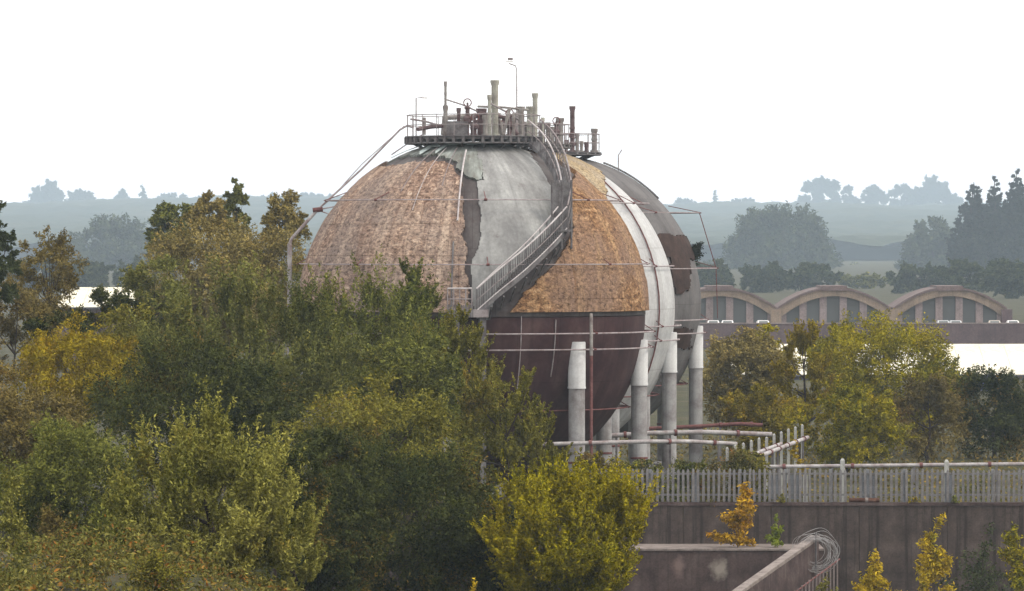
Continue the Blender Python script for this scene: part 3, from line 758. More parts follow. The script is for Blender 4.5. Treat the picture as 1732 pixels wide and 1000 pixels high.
patch('golden_insulation', M['ins_right'], s1, pixmask(c1, [right_poly], 3, lambda a, e: e > e_eq and e < 1.2 and a >= 0), R, R + .22, 330, 170, .045, e_eq, 1.25, az0=0, az1=2.2)
plate_poly = [(796, 252), (815, 247), (885, 247), (912, 285), (938, 330), (950, 372), (905, 425), (840, 487), (826, 545), (800, 535), (797, 470), (797, 440), (808, 420), (814, 400), (811, 345), (806, 308), (820, 306), (815, 285), (803, 262)]
patch('bare_plate', M['plate'], s1, pixmask(c1, [plate_poly], 2, False), R, R + .07, 230, 190, .008, -.02, 1.45, az0=-.4, az1=1.1)
torn_poly = [(600, 300), (640, 262), (690, 244), (800, 244), (816, 285), (820, 306), (806, 308), (790, 300), (779, 290), (768, 274), (745, 266), (705, 264), (660, 270)]
patch('torn_cladding', M['torn'], s1, pixmask(c1, [torn_poly], 5, lambda a, e: e > 1.0 and e < 1.25), R, R + .12, 330, 90, .03, .8, 1.4, az0=-2, az1=.4)
# light strips of loose flashing fanning down from the platform edge
for k, (x0, y0, x1, y1, w) in enumerate(((690, 262, 724, 250, 5), (712, 268, 742, 250, 5), (738, 266, 762, 250, 4), (664, 272, 700, 254, 4), (724, 256, 790, 249, 3), (790, 251, 872, 247, 3))):
    mb = MB(); n_ = 8; L0, L1, U0, U1 = [], [], [], []
    pts = []
    for i in range(n_ + 1):
        t_ = i / n_; pts.append((x0 + (x1 - x0) * t_, y0 + (y1 - y0) * t_))
    for i in range(n_):
        cs = []
        for (xa, ya) in (pts[i], pts[i + 1]):
            for dyp in (0, -w):
                a_, e_ = hit(c1, R, xa, ya + dyp)
                cs.append((sph((0, 0, 0), R + .24, a_, e_), sph((0, 0, 0), R + .2, a_, e_)))
        mb.hexa([cs[0][1], cs[2][1], cs[3][1], cs[1][1], cs[0][0], cs[2][0], cs[3][0], cs[1][0]])
    mb.build('flashing_strip', M['flash'], s1)
for k in range(8): make_leg(s1, math.radians(37.6 + 45 * k), -3.72)
# narrow steel straps lying over the insulation along meridians
for az0, e0, e1, r_, mt in ((math.radians(-33), .75, 1.2, .022, 'rail'), (math.radians(-24), .62, 1.2, .016, 'rail_pale'), (math.radians(-14), .8, 1.2, .022, 'rail'), (math.radians(-6.5), -.05, .42, .045, 'steel'), (math.radians(28), -.35, -.02, .03, 'rail'), (math.radians(16), -.5, .0, .025, 'wire'), (math.radians(-5.5), .55, 1.16, .045, 'rail_pale')):
    MB().tube([sph((0, 0, 0), R + .28 if e0 > -.1 else R + .03, az0, e0 + (e1 - e0) * i / 14) for i in range(15)], r_, 5).build('meridian_strap', M[mt], s1, True)
pl1 = platform(s1, 3.55, ZT)
for px, top, w, mt, dy in ((754, 180, 7, 'vent', -1.2), (776, 183, 6, 'vent_dark', -.4), (814, 183, 14, 'vent_dark', .8), (837, 136, 11.5, 'vent_pale', -.2), (828, 161, 6, 'vent_pale', -.6), (848, 205, 5, 'vent', 1.2), (800, 205, 9, 'vent_dark', 1.6), (768, 206, 8, 'vent', 1.5), (821, 196, 8, 'vent', -1.6), (784, 200, 7, 'vent', .4), (842, 190, 7, 'vent', 1.8)):
    vent(pl1, c1, px, top, ZT, w, M[mt], dy)
vent(pl1, c1, 754, 139, ZT + 1.5, 4.2, M['vent'], -1.2)
sc1 = c1.y / F
valve(pl1, (791 - 866) * sc1 - c1.x, -.9, ZT, 1.75, M['vent_dark'])
valve(pl1, (804 - 866) * sc1 - c1.x, -2.2, ZT, .95, M['vent_dark'])
valve(pl1, (862 - 866) * sc1 - c1.x, -.9, ZT, 1.2, M['vent_dark'])
# small box cabinets and manifold pipes on the platform
MB().box((756 - 866) * sc1 - c1.x, (792 - 866) * sc1 - c1.x, -2.2, -1.6, ZT + .004, ZT + .75).build('cabinet', M['steel'], pl1)
MB().tube([(-2.9, -1.2, ZT + .35), (-2.2, -.4, ZT + .5), (-.6, -.4, ZT + .62), (.4, -.2, ZT + 1.2), (1.6, .2, ZT + 1.0), (2.3, .5, ZT + .1)], .11, 8).build('manifold_pipe', M['vent_dark'], pl1, True)
MB().tube([(-1.6, 1.2, ZT + .1), (-1.6, 1.2, ZT + 1.0), (1.3, 1.0, ZT + 1.15), (1.5, .9, ZT + .1)], .14, 8).build('manifold_pipe', M['vent'], pl1, True)
for (xa, ya, ha, xb, yb_, hb, rr_) in ((-3.3, -.6, .9, -1.7, -.4, .55, .05), (-1.4, -1.0, 1.9, .2, -.6, 1.3, .04), (.9, -.9, 1.7, 2.6, -.3, .7, .05), (.2, 1.2, 1.6, 2.9, .9, 1.4, .06), (1.6, -1.4, .2, 1.9, -1.2, 1.5, .09), (2.5, -.6, .1, 2.5, -.6, 1.5, .12), (-2.6, .8, .1, -2.6, .8, 1.0, .10), (2.1, -1.6, .0, 2.1, -1.6, 1.2, .08)):
    MB().tube([(xa, ya, ZT + ha), ((xa + xb) / 2, (ya + yb_) / 2, ZT + (ha + hb) / 2 + .05), (xb, yb_, ZT + hb)], rr_, 6).build('service_pipe', M['vent'] if rr_ > .055 else M['rail'], pl1, True)
# lamp post at the platform's left edge
lx = (704 - 866) * sc1 - c1.x
lp = MB().tube([(lx, -.2, ZT), (lx, -.2, ZT + 2.0), (lx + .4, -.2, ZT + 2.06)], .035, 5).build('lamp_post', M['rail'], pl1, True)
MB().box(lx + .3, lx + .6, -.28, -.12, ZT + 1.97, ZT + 2.05).build('lamp_head', M['lamp_white'], lp)
# drench rings
for z, rad, r_ in ((5.92, 7.72, .03), (2.62, 9.15, .03), (-.90, 9.42, .04), (-1.72, 9.32, .04), (-4.85, 8.1, .035)):
    ring(s1, rad, z, r_, M['wire'] if z > -3 else M['red_rust'], off=math.radians(50 if z > 0 else 42))
# vertical riser beside the front leg, and angled riser at the left
rx_ = (1000 - 866) * (c1.y - 8.3) / F - c1.x
MB().tube([(rx_, -8.05, .1), (rx_, -8.45, -.5), (rx_, -8.45, -2.0)], .085, 8).build('riser_pipe', M['vent'], s1, True)
MB().tube([(rx_, -8.45, -2.0), (rx_, -8.45, GZ - c1.z)], .08, 8).build('riser_pipe', M['red_rust'], s1, True)
def loc1(px, py): q = P(px, py, c1.y / K); return Vector((q.x - c1.x, 0, q.z - c1.z))
g0 = loc1(490, 460); g0.z = GZ - c1.z
MB().tube([g0, loc1(490, 412)], .12, 8).build('riser_pipe', M['pipe'], s1, True)
MB().tube([loc1(490, 412), loc1(494, 403), loc1(537, 355)], .085, 8).build('riser_pipe', M['pipe'], s1, True)
MB().tube([loc1(537, 355), loc1(612, 286), loc1(676, 220), loc1(688, 213), loc1(700, 216)], .05, 8).build('riser_pipe', M['wire'], s1, True)
MB().tube([loc1(537, 355), loc1(556, 340), loc1(612, 278), loc1(684, 213)], .025, 6).build('riser_stay', M['wire'], s1, True)
MB().tube([loc1(529, 356), loc1(546, 354)], .13, 8).build('riser_joint', M['red_rust'], s1, True)
MB().tube([loc1(537, 355), loc1(574, 348)], .035, 6).build('riser_stay', M['wire'], s1, True)
MB().tube([loc1(537, 355), loc1(566, 366)], .035, 6).build('riser_stay', M['wire'], s1, True)
# second thin handrail line rising to the platform from the upper left
MB().tube([loc1(662, 262), loc1(700, 236), loc1(715, 228)], .035, 6).build('riser_stay', M['wire'], s1, True)

# winding stair on the front sphere
def path(pts, r, n):
    q = [hit(c1, r, *p) for p in pts]; v = [sph((0, 0, 0), r, *a) for a in q]
    seg = [(v[i + 1] - v[i]).length for i in range(len(v) - 1)]; tot = sum(seg); out = []
    for k in range(n + 1):
        s = tot * k / n; i = 0
        while i < len(seg) - 1 and s > seg[i]: s -= seg[i]; i += 1
        t = s / seg[i]
        p0 = v[max(i - 1, 0)]; p1, p2 = v[i], v[i + 1]; p3 = v[min(i + 2, len(v) - 1)]
        p = .5 * ((2 * p1) + (p2 - p0) * t + (2 * p0 - 5 * p1 + 4 * p2 - p3) * t * t + (3 * p1 - p0 - 3 * p2 + p3) * t ** 3)
        out.append(p)
    return out
stair = MB()
flight = path([(806, 527), (842, 494), (884, 458), (922, 420), (950, 388)], R + .85, 44)
NF = len(flight) - 1
outp = [p + Vector((p.x, p.y, 0)).normalized() * .5 for p in flight]; inp = [p - Vector((p.x, p.y, 0)).normalized() * .35 for p in flight]
st = MB()
for i in range(NF):
    a0, a1 = outp[i], outp[i + 1]
    st.hexa([a0 + Vector((0, 0, -.26)), a1 + Vector((0, 0, -.26)), a1 * .994 + Vector((0, 0, -.26)), a0 * .994 + Vector((0, 0, -.26)), a0 + Vector((0, 0, .02)), a1 + Vector((0, 0, .02)), a1 * .994 + Vector((0, 0, .02)), a0 * .994 + Vector((0, 0, .02))])
sto = st.build('stair', M['steel'], s1)
tm = MB().box(-.14, .14, -.42, .42, -.04, 0).mesh('tread', M['steel'])
for i in range(NF):
    p = (flight[i] + flight[i + 1]) / 2; tr_ = link('tread', tm, sto, p); tr_.rotation_euler.z = math.atan2(p.x, -p.y) - 0
inner = MB()
for i in range(NF):
    a0, a1 = inp[i], inp[i + 1]; k_ = 1.006
    inner.hexa([a0 + Vector((0, 0, -.26)), a1 + Vector((0, 0, -.26)), a1 * k_ + Vector((0, 0, -.26)), a0 * k_ + Vector((0, 0, -.26)), a0 + Vector((0, 0, .02)), a1 + Vector((0, 0, .02)), a1 * k_ + Vector((0, 0, .02)), a0 * k_ + Vector((0, 0, .02))])
inner.build('inner_stringer', M['steel'], sto)
H = 1.15
MB().tube([p + Vector((0, 0, H)) for p in outp], .045, 6).build('handrail', M['rail_pale'], sto, True)
MB().tube([p + Vector((0, 0, H * .5)) for p in outp], .03, 5).build('handrail', M['rail'], sto, True)
MB().tube([p + Vector((0, 0, H)) for p in inp], .04, 6).build('handrail', M['rail_pale'], sto, True)
MB().tube([p + Vector((0, 0, .06)) for p in outp], .035, 5).build('handrail', M['rail_pale'], sto, True)
bm_ = MB().tube([(0, 0, 0), (0, 0, H)], .024, 5).mesh('baluster', M['steel'])
for i in range(NF + 1): link('baluster', bm_, sto, outp[i])
for i in range(0, NF + 1, 4): link('baluster', bm_, sto, inp[i])
# support brackets below the flight
for i in range(2, NF, 5):
    p = flight[i]; az_, el_ = math.atan2(p.x, -p.y), math.asin(p.z / p.length)
    MB().tube([outp[i] + Vector((0, 0, -.4)), sph((0, 0, 0), R, az_, el_ - .11)], .05, 5).build('stair_bracket', M['steel'], sto)
# upper flight curving over to the platform
up_pts = [(952, 386), (957, 350), (950, 312), (938, 282), (922, 258), (902, 240)]
uf = path(up_pts, R + .75, 26)
us = MB()
uo = [p + Vector((p.x, p.y, 0)).normalized() * .45 for p in uf]; ui = [p - Vector((p.x, p.y, 0)).normalized() * .35 for p in uf]
for i in range(26):
    us.hexa([uo[i] + Vector((0, 0, -.22)), uo[i + 1] + Vector((0, 0, -.22)), ui[i + 1] + Vector((0, 0, -.22)), ui[i] + Vector((0, 0, -.22)), uo[i], uo[i + 1], ui[i + 1], ui[i]])
uso = us.build('upper_stair', M['steel'], s1)
for q, r_, mt in ((uo, .04, 'rail'), (ui, .04, 'rail_pale')):
    MB().tube([p + Vector((0, 0, H)) for p in q], r_, 6).build('handrail', M[mt], uso, True)
    MB().tube([p + Vector((0, 0, H * .5)) for p in q], .03, 5).build('handrail', M['rail'], uso, True)
for i in range(0, 27): link('baluster', bm_, uso, uo[i]); 
for i in range(0, 27, 3): link('baluster', bm_, uso, ui[i])
# corner landing with its dark cage where the two flights meet
cp_ = flight[-1]
MB().box(cp_.x - .55, cp_.x + .55, cp_.y - .75, cp_.y + .6, cp_.z - .12, cp_.z - .02).build('turn_landing', M['steel'], sto)
for dx in (-.5, 0, .5):
    for dy in (-.7, .55): MB().tube([(cp_.x + dx, cp_.y + dy, cp_.z - 1.0), (cp_.x + dx, cp_.y + dy, cp_.z + 2.5)], .05, 5).build('landing_post', M['steel'], sto)
MB().box(cp_.x - .5, cp_.x + .45, cp_.y + .45, cp_.y + .5, cp_.z + .6, cp_.z + 2.4).build('landing_screen', M['steel'], sto)
# bottom landing
b0, b1 = loc1(757, 527), loc1(826, 527)
yb = -(R + 1.5)
kk = (c1.y + yb) / c1.y
def locf(px, py, y): q = P(px, py, (c1.y + y) / K); return Vector((q.x - c1.x, y, q.z - c1.z))
A, B = locf(757, 524, yb), locf(826, 537, yb)
ln = MB().box(A.x, B.x, yb, -8.7, B.z, A.z).build('stair_landing', M['rail'], s1)
for i in range(14):
    x = A.x + (B.x - A.x) * i / 13 * .6; MB().box(x, x + .06, yb - .03, yb - .002, B.z, A.z + .25).build('kick_plate', M['steel'], ln)
rz_ = locf(0, 488, yb).z
for yy_ in (yb + .04, -8.9):
    MB().tube([(A.x, yy_, rz_), (locf(798, 0, yb).x, yy_, rz_)], .04, 6).build('landing_rail', M['rail_pale'], ln, True)
    MB().tube([(A.x, yy_, (rz_ + A.z) / 2), (locf(798, 0, yb).x, yy_, (rz_ + A.z) / 2)], .03, 5).build('landing_rail', M['rail'], ln, True)
    for i in range(5):
        x = A.x + (locf(798, 0, yb).x - A.x) * i / 4; MB().tube([(x, yy_, A.z), (x, yy_, rz_)], .035, 5).build('landing_post', M['rail'], ln)
q0 = locf(817, 0, yb).x
MB().box(q0 - .16, q0 + .16, yb + .2, yb + .52, GZ - c1.z, B.z - .003).build('landing_column', M['steel'], ln)
MB().box(A.x + .3, A.x + .6, yb + .2, yb + .5, GZ - c1.z, B.z - .003).build('landing_column', M['steel'], ln)

# ---- middle sphere
c2 = SPH[1]
s2 = thing('gas_sphere', 'middle gas storage sphere painted silver grey, showing as a bright band', 'gas sphere', tuple(c2), 'spherical gas tanks in a row')
patch('shell', M['shell_two'], s2, lambda a, e: True, R - .3, R, 128, 64, 0)
patch('faded_insulation', M['ins_pale'], s2, pixmask(c2, [[(800, 262), (975, 262), (1000, 275), (1016, 296), (1024, 330), (1024, 420), (800, 420)]], 3, lambda a, e: False), R, R + .16, 320, 90, .04, -.1, 1.4)
for k in range(8): make_leg(s2, math.radians(37.6 + 45 * k), -3.6)
az_p = hit(c2, R, 1112, 500)[0]
MB().tube([sph((0, 0, 0), R + .09, az_p, 1.25 - i * .09) for i in range(21)], .05, 6).build('meridian_pipe', M['red_rust'], s2, True)
pl2 = platform(s2, 3.1, ZT, .22, 30)
for px, top, w, mt, dy in ((868, 200, 8, 'vent', -.5), (880, 181, 12, 'vent', -.8), (896, 180, 10, 'vent_pale', .3), (905, 158, 8.5, 'vent_pale', -.2), (927, 207, 7, 'vent', .4), (860, 190, 5, 'vent', .6), (852, 196, 6, 'vent_dark', -.8), (873, 190, 9, 'vent', .5), (918, 200, 5, 'vent_pale', -1.4), (888, 205, 9, 'vent', 1.4), (914, 208, 6, 'vent_dark', 1)):
    vent(pl2, c2, px, top, ZT, w, M[mt], dy)
sc2 = c2.y / F; lx = (874 - 866) * sc2 - c2.x
hz_ = P(0, 112, c2.y / K).z - c2.z
lp = MB().tube([(lx, -1.6, ZT), (lx, -1.6, hz_ - .25), (lx - .08, -1.6, hz_ - .03), (lx - .45, -1.6, hz_ + .1)], [.05, .03, .03, .03], 6).build('lamp_post', M['rail'], pl2, True)
MB().box(lx - .62, lx - .2, -1.68, -1.52, hz_ + .16, hz_ + .24).build('lamp_head', M['lamp_white'], lp)
MB().box(lx - .5, lx - .22, -1.66, -1.54, hz_ + .28, hz_ + .42).build('lamp_head', M['rail'], lp)
MB().tube([(-1.6, 1.2, ZT + .1), (-1.6, 1.2, ZT + 1.3), (1.7, 1.0, ZT + 1.1), (2.1, .9, ZT + .1)], .14, 8).build('manifold_pipe', M['vent'], pl2, True)
valve(pl2, 2.3, -.8, ZT, 1.3, M['vent_dark']); valve(pl2, -.9, -2, ZT, 1.1, M['vent'])
for z, rad, r_ in ((5.92, 7.55, .035), (2.4, 8.95, .035), (-.95, 9.35, .04), (-1.75, 9.25, .04), (-4.85, 8.1, .035)):
    ring(s2, rad, z, r_, M['wire'] if z > -3 else M['red_rust'], off=az_p - .02)
for dx, a0, a1 in ((.02, .95, 1.1),):
    pass

# ---- rear sphere
c3 = SPH[2]
s3 = thing('gas_sphere', 'rear gas storage sphere in dull grey with a dark rusted patch on its right edge', 'gas sphere', tuple(c3), 'spherical gas tanks in a row')
patch('shell', M['shell_three'], s3, lambda a, e: True, R - .3, R, 128, 64, 0)
patch('rusted_patch', M['patch'], s3, pixmask(c3, [[(1100, 396), (1215, 404), (1215, 430), (1166, 440), (1165, 492), (1144, 497), (1130, 440)]], 4, lambda a, e: a > 1.3 and a < 1.9 and .33 < e < .47), R, R + .1, 320, 90, .03, -.1, .7)
patch('rusted_patch', M['patch'], s3, pixmask(c3, [[(1136, 556), (1172, 556), (1168, 590), (1140, 588)]], 4, False), R, R + .06, 320, 60, .02, -.5, .0)
for k in range(8): make_leg(s3, math.radians(37.6 + 45 * k), -3.9)
pl3 = platform(s3, 2.9, ZT - .1, .16, 24)
for px, top, w, mt, dy in ((947, 200, 11, 'vent', -.2), (968, 180, 8, 'vent_dark', -.3), (1005, 218, 9, 'vent', -.5), (934, 214, 7, 'vent', .8), (958, 236, 6, 'vent_dark', 1.2), (984, 238, 5, 'vent', 1.3), (941, 208, 6, 'vent', -1.2), (976, 226, 6, 'vent', -.9), (992, 240, 6, 'vent_dark', .6)):
    vent(pl3, c3, px, top, ZT - .1, w, M[mt], dy)
valve(pl3, 1.2, -1.0, ZT - .1, 1.0, M['vent_dark'])
sc3 = c3.y / F; lx = 3.0
lp = MB().tube([((1046 - 866) * sc3 - c3.x, 0, 8.05), ((1046 - 866) * sc3 - c3.x, 0, 9.0), ((1052 - 866) * sc3 - c3.x, 0, 9.35)], .035, 5).build('lamp_post', M['rail'], s3, True)
for z, rad, r_ in ((5.5, 8.9, .03), (2.15, 9.95, .03), (-.95, 9.35, .04), (-1.75, 9.25, .04), (-4.85, 8.1, .035)):
    ring(s3, rad, z, r_, M['wire'] if z > -3 else M['red_rust'], off=math.radians(88))
MB().tube([(8.9 * math.sin(math.radians(88)), -.3, 5.5), (9.9, -.3, 2.15), (10.0, -.3, -.9)], .03, 5).build('riser_pipe', M['red_rust'], s3, True)
ww_ = [sph((0, 0, 0), R + .1, math.radians(80), math.radians(70 - i * 3.2)) for i in range(9)]
wk = MB().tube(ww_, .06, 5).build('crown_walkway', M['steel'], s3)
# a bush rooted on the rusted patch of the rear sphere
az_b, el_b = math.radians(86), .36
q = c3 + sph((0, 0, 0), R + .08, az_b, el_b)
bt = thing('wild_shrub', 'dark spiky shrub growing out of the rusted patch on the rear sphere', 'shrub', tuple(q))
mb = MB(); PP, NN, ZZ = [], [], []
for k in range(26):
    dv = Vector((abs(RNG.normal()) * .5 + .2, RNG.normal() * .7, RNG.normal() * .8)).normalized() * RNG.uniform(.35, .95)
    mb.tube([(-.12, 0, 0), dv], [.018, .006], 4)
    for i in range(40): 
        PP.append(dv * RNG.uniform(.2, 1) + Vector(RNG.normal(size=3) * .07)); NN.append(RNG.normal(size=3)); ZZ.append(.12)
mb.build('stem', M['bark'], bt); link('foliage', leaf_mesh('foliage', np.array(PP), np.array(NN), np.array(ZZ), L['conifer']), bt)

# ------------------------------------------------------------------ bund wall, fence, pipes
dW = 226
wx0, wx1 = P(560, 0, dW).x, P(1900, 0, dW).x
zw = P(0, 850, dW).z
bw = thing('concrete_bund_wall', 'long dark concrete wall carrying the palisade fence below the spheres', 'wall', ((wx0 + wx1) / 2, WALL_Y, 2.5))
npan = 9; w = (wx1 - wx0) / npan
pm = MB().box(.012, w - .012, 0, .45, 0, zw - 2.5 - .16).mesh('wall_panel', M['concrete'])
for k in range(npan): link('wall_panel', pm, bw, (wx0 + k * w - bw.location.x, 0, 0))
MB().box(wx0 - bw.location.x, wx1 - bw.location.x, -.06, .50, zw - 2.5 - .157, zw - 2.5).build('coping', M['concrete_low'], bw)

fe = thing('palisade_fence', 'grey steel palisade fence along the top of the long concrete wall', 'fence', (P(1390, 0, dW).x, WALL_Y + .22, zw))
sc = dW * K / F
pw, pht = .125, (850 - 793) * sc
pale = MB()
pale.hexa([(-pw / 2, -.018, .03), (pw / 2, -.018, .03), (pw / 2, .018, .03), (-pw / 2, .018, .03), (-pw / 2, -.018, pht - .1), (pw / 2, -.018, pht - .1), (pw / 2, .018, pht - .1), (-pw / 2, .018, pht - .1)])
n0 = len(pale.v); pale.v += [(-pw / 2, -.018, pht - .1), (pw / 2, -.018, pht - .1), (pw / 2, .018, pht - .1), (-pw / 2, .018, pht - .1), (0, 0, pht)]
pale.f += [(n0, n0 + 1, n0 + 4), (n0 + 1, n0 + 2, n0 + 4), (n0 + 2, n0 + 3, n0 + 4), (n0 + 3, n0, n0 + 4)]
pmesh = pale.mesh('pale', M['pale_fence'])
px = 1000.0; 
while px < 1745:
    x = P(px, 0, dW).x - fe.location.x
    o = link('pale', pmesh, fe, (x, -.075, 0)); o.rotation_euler = (random.gauss(0, .012), random.gauss(0, .014), random.gauss(0, .1)); o.scale.z = random.uniform(.96, 1.03)
    px += 8.6 + random.gauss(0, .25)
xa, xb = P(998, 0, dW).x - fe.location.x, P(1748, 0, dW).x - fe.location.x
for zz in (.32, 1.36):
    MB().box(xa, xb, -.05, .0, zz, zz + .1).build('fence_rail', M['pale_fence'], fe)
for px in (1022, 1100, 1176, 1252, 1329, 1405, 1468, 1530, 1605, 1680):
    x = P(px, 0, dW).x - fe.location.x
    wd = .19 if px in (1176, 1605) else .07
    MB().box(x - wd, x + wd, .004, .11, 0, pht * (.86 if wd > .1 else .98)).build('fence_post', M['post_blue'], fe)
for px0, px1 in ((1300, 1318), (1334, 1356), (1456, 1480)):
    x0, x1 = P(px0, 0, dW).x - fe.location.x, P(px1, 0, dW).x - fe.location.x
    MB().box(x0, x1, .006, .03, .15, 1.34).build('backing_panel', M['post_blue'], fe)

# concrete posts that stand just in front of the rails
for lab, px, top in (('pale concrete post sticking up through the fence above the rusty drum', 1425, 777), ('pale concrete post sticking up through the fence further right', 1601, 779), ('short pale concrete post behind the fence near the corner', 1362, 800)):
    q = P(px, 850, 228)
    t = thing('concrete_post', lab, 'post', (q.x, q.y, 7.0), 'concrete posts behind the fence')
    h = P(px, top, 228).z - 7
    MB().hexa([(-.13, -.13, 0), (.13, -.13, 0), (.13, .13, 0), (-.13, .13, 0), (-.11, -.11, h - .06), (.11, -.11, h - .06), (.11, .11, h - .06), (-.11, .11, h - .06)]).build('shaft', M['post_conc'], t)
    MB().hexa([(-.11, -.11, h - .057), (.11, -.11, h - .057), (.11, .11, h - .057), (-.11, .11, h - .057), (-.05, -.05, h + .04), (.05, -.05, h + .04), (.05, .05, h + .04), (-.05, .05, h + .04)]).build('cap', M['post_conc'], t)

def pipeline(label, pts, r, mat, supports, flange_every=4, name='pipeline'):
    """pts: (px, py, d)"""
    W = [P(*p) for p in pts]; o = W[0]
    t = thing(name, label, 'pipe', (o.x, o.y, GZ), 'grey pipelines around the spheres')
    Lp = [Vector((p.x - o.x, p.y - o.y, p.z - GZ)) for p in W]
    MB().tube(Lp, r, 10).build('pipe_run', mat, t, True)
    tot = [(Lp[i + 1] - Lp[i]).length for i in range(len(Lp) - 1)]
    for i in range(len(Lp) - 1):
        nfl = max(1, int(tot[i] / flange_every)); dr = (Lp[i + 1] - Lp[i]).normalized()
        for k in range(nfl):
            p = Lp[i].lerp(Lp[i + 1], (k + .5) / nfl); MB().tube([p - dr * .08, p + dr * .08], r * 1.45, 10).build('flange', M['red_rust'], t, True)
    for s in supports:
        i = min(int(s), len(Lp) - 2); p = Lp[i].lerp(Lp[i + 1], s - i)
        MB().box(p.x - .06, p.x + .06, p.y - .06, p.y + .06, 0, p.z - r).build('support', M['steel'], t)
    return t
pipeline('thick pale pipe running along the back of the fence to the right edge', [(1268, 790, 228.5), (1732, 785, 228.5), (1900, 783, 228.5)], .095, M['pipe'], [.05, .3, .6, .9, 1.5], 3.2)
pipeline('grey pipe crossing lowest in front of the sphere legs', [(905, 752, 231.5), (1092, 747, 231.5), (1170, 747, 233.2), (1246, 751, 234)], .105, M['pipe'], [2.6], 3.0)
pipeline('grey pipe passing behind the second leg, ending at the row of posts', [(1020, 738, 250.5), (1095, 733, 250.5), (1190, 731, 251), (1305, 735, 252)], .13, M['pipe'], [.3, 1.4], 3.2)
pipeline('rusty red pipe, highest and farthest of the pipes among the legs', [(1098, 725, 268.5), (1185, 721, 268.5), (1252, 717, 269), (1290, 719, 269)], .11, M['red_rust'], [.3, 1.5], 3.0)
pipeline('thick sloping pale pipe receding along the row of posts, nearer one', [(1262, 780, 228.8), (1279, 774, 230.5), (1366, 740, 252)], .11, M['pipe'], [.6, 1.3, 1.9], 4)
pipeline('sloping pale pipe receding along the posts, farther shorter one', [(1262, 773, 229.6), (1321, 751, 243)], .10, M['pipe'], [.3, .9], 4)
for k in range(11):
    u = k / 10; d_ = 227.5 * (1 - u) + 254 * u
    # even spacing in depth, on a straight line from the fence corner back to the right
    q0, q1 = P(1230, 760, 228), P(1357, 721, 252); q = q0.lerp(q1, u)
    t = thing('concrete_post', f'pale concrete post in the receding row by the sloping pipes', 'post', (q.x, q.y, GZ), 'receding row of pale posts')
    h = q.z - GZ + random.uniform(-.06, .06)
    MB().box(-.075, .075, -.075, .075, 0, h).build('shaft', M['post_conc'], t)
    MB().hexa([(-.075, -.075, h + .002), (.075, -.075, h + .002), (.075, .075, h + .002), (-.075, .075, h + .002), (-.02, -.02, h + .07), (.02, -.02, h + .07), (.02, .02, h + .07), (-.02, .02, h + .07)]).build('cap', M['post_conc'], t)
names = ['nearest the camera at the fence corner', 'second from the fence corner', 'third from the fence corner', 'fourth from the fence corner', 'fifth from the fence corner', 'middle one of the row', 'fifth from the far end', 'fourth from the far end', 'third from the far end', 'second from the far end', 'tallest-looking at the far right end']
for o, nm in zip([o for o in COL.objects if o.get('group') == 'receding row of pale posts'], names): o['label'] = 'pale post in the row by the sloping pipes, ' + nm

# rusty drum lying on the wall coping
q = P(1462, 845, 225.9)
dr = thing('rusty_drum', 'rusty drum section lying on the wall coping at the foot of the fence', 'drum', (q.x, WALL_Y + .06, zw))
rD = .11
MB().tube([(-.75, 0, rD), (-.7, 0, rD), (.05, 0, rD)], rD, 12).build('barrel', M['rust_drum'], dr, True)
MB().tube([(.052, 0, rD * 1.1), (.2, 0, rD * 1.1)], rD * 1.1, 12).build('band', M['coping'], dr, True)
MB().tube([(.202, 0, rD), (.75, 0, rD)], rD, 12).build('barrel_end', M['rust_drum'], dr, True)

# lower wall with ledge
dL = 222.5
lx0, lx1 = P(1030, 0, dL).x, P(1392, 0, dL).x; zl = P(0, 928, dL).z
def stained(name, spots):
    m = worn(name, (.090, .064, .060), (.042, .030, .030), (.15, .12, .108), scale=.7); nt = m.node_tree; b = nt.nodes['Principled BSDF']
    src = b.inputs['Base Color'].links[0].from_socket; tc = N(nt, 'ShaderNodeTexCoord').outputs['Object']; nz = noise(nt, tc, 1.6, 5, .65)
    for (x, z, rx, rz, col) in spots:
        mp = mapping(nt, tc, (1 / rx, 0, 1 / rz), (-x / rx, 0, -z / rz)); ln = N(nt, 'ShaderNodeVectorMath', operation='LENGTH'); nt.links.new(mp, ln.inputs[0])
        ad = N(nt, 'ShaderNodeMath', operation='MULTIPLY_ADD'); nt.links.new(nz, ad.inputs[0]); ad.inputs[1].default_value = 1.6; nt.links.new(ln.outputs['Value'], ad.inputs[2])
        src = mix(nt, src, col, ramp(nt, ad.outputs[0], [(.0, (1, 1, 1)), (.72, (.9, .9, .9)), (1.0, (0, 0, 0))])) if False else mix(nt, src, col, ramp(nt, half(nt, ad.outputs[0]), [(.52, (.95, .95, .95)), (.80, (0, 0, 0))]))
    nt.links.new(src, b.inputs['Base Color']); return m
def half(nt, s_):
    n_ = N(nt, 'ShaderNodeMath', operation='MULTIPLY'); nt.links.new(s_, n_.inputs[0]); n_.inputs[1].default_value = .5; return n_.outputs[0]
lw = thing('low_concrete_wall', 'lower purple-brown concrete wall with a ledge in front of the fence wall', 'wall', ((lx0 + lx1) / 2, dL * K, 2.5))
hwL = (lx1 - lx0) / 2
MB().box(-hwL, hwL, 0, WALL_Y - dL * K - .01, 0, zl - 2.5 - .1).build('wall_body', stained('patched_low_concrete', [(P(1216, 0, dL).x - lw.location.x, P(0, 964, dL).z - 2.5, .62, .78, (.27, .24, .21)), (P(1148, 0, dL).x - lw.location.x, P(0, 958, dL).z - 2.5, .42, .8, (.18, .13, .12)), (P(1290, 0, dL).x - lw.location.x, P(0, 968, dL).z - 2.5, .9, .5, (.05, .036, .036))]), lw)
MB().box(-hwL - .05, hwL + .05, -.07, WALL_Y - dL * K - .01, zl - 2.5 - .097, zl - 2.5).build('ledge', M['coping'], lw)
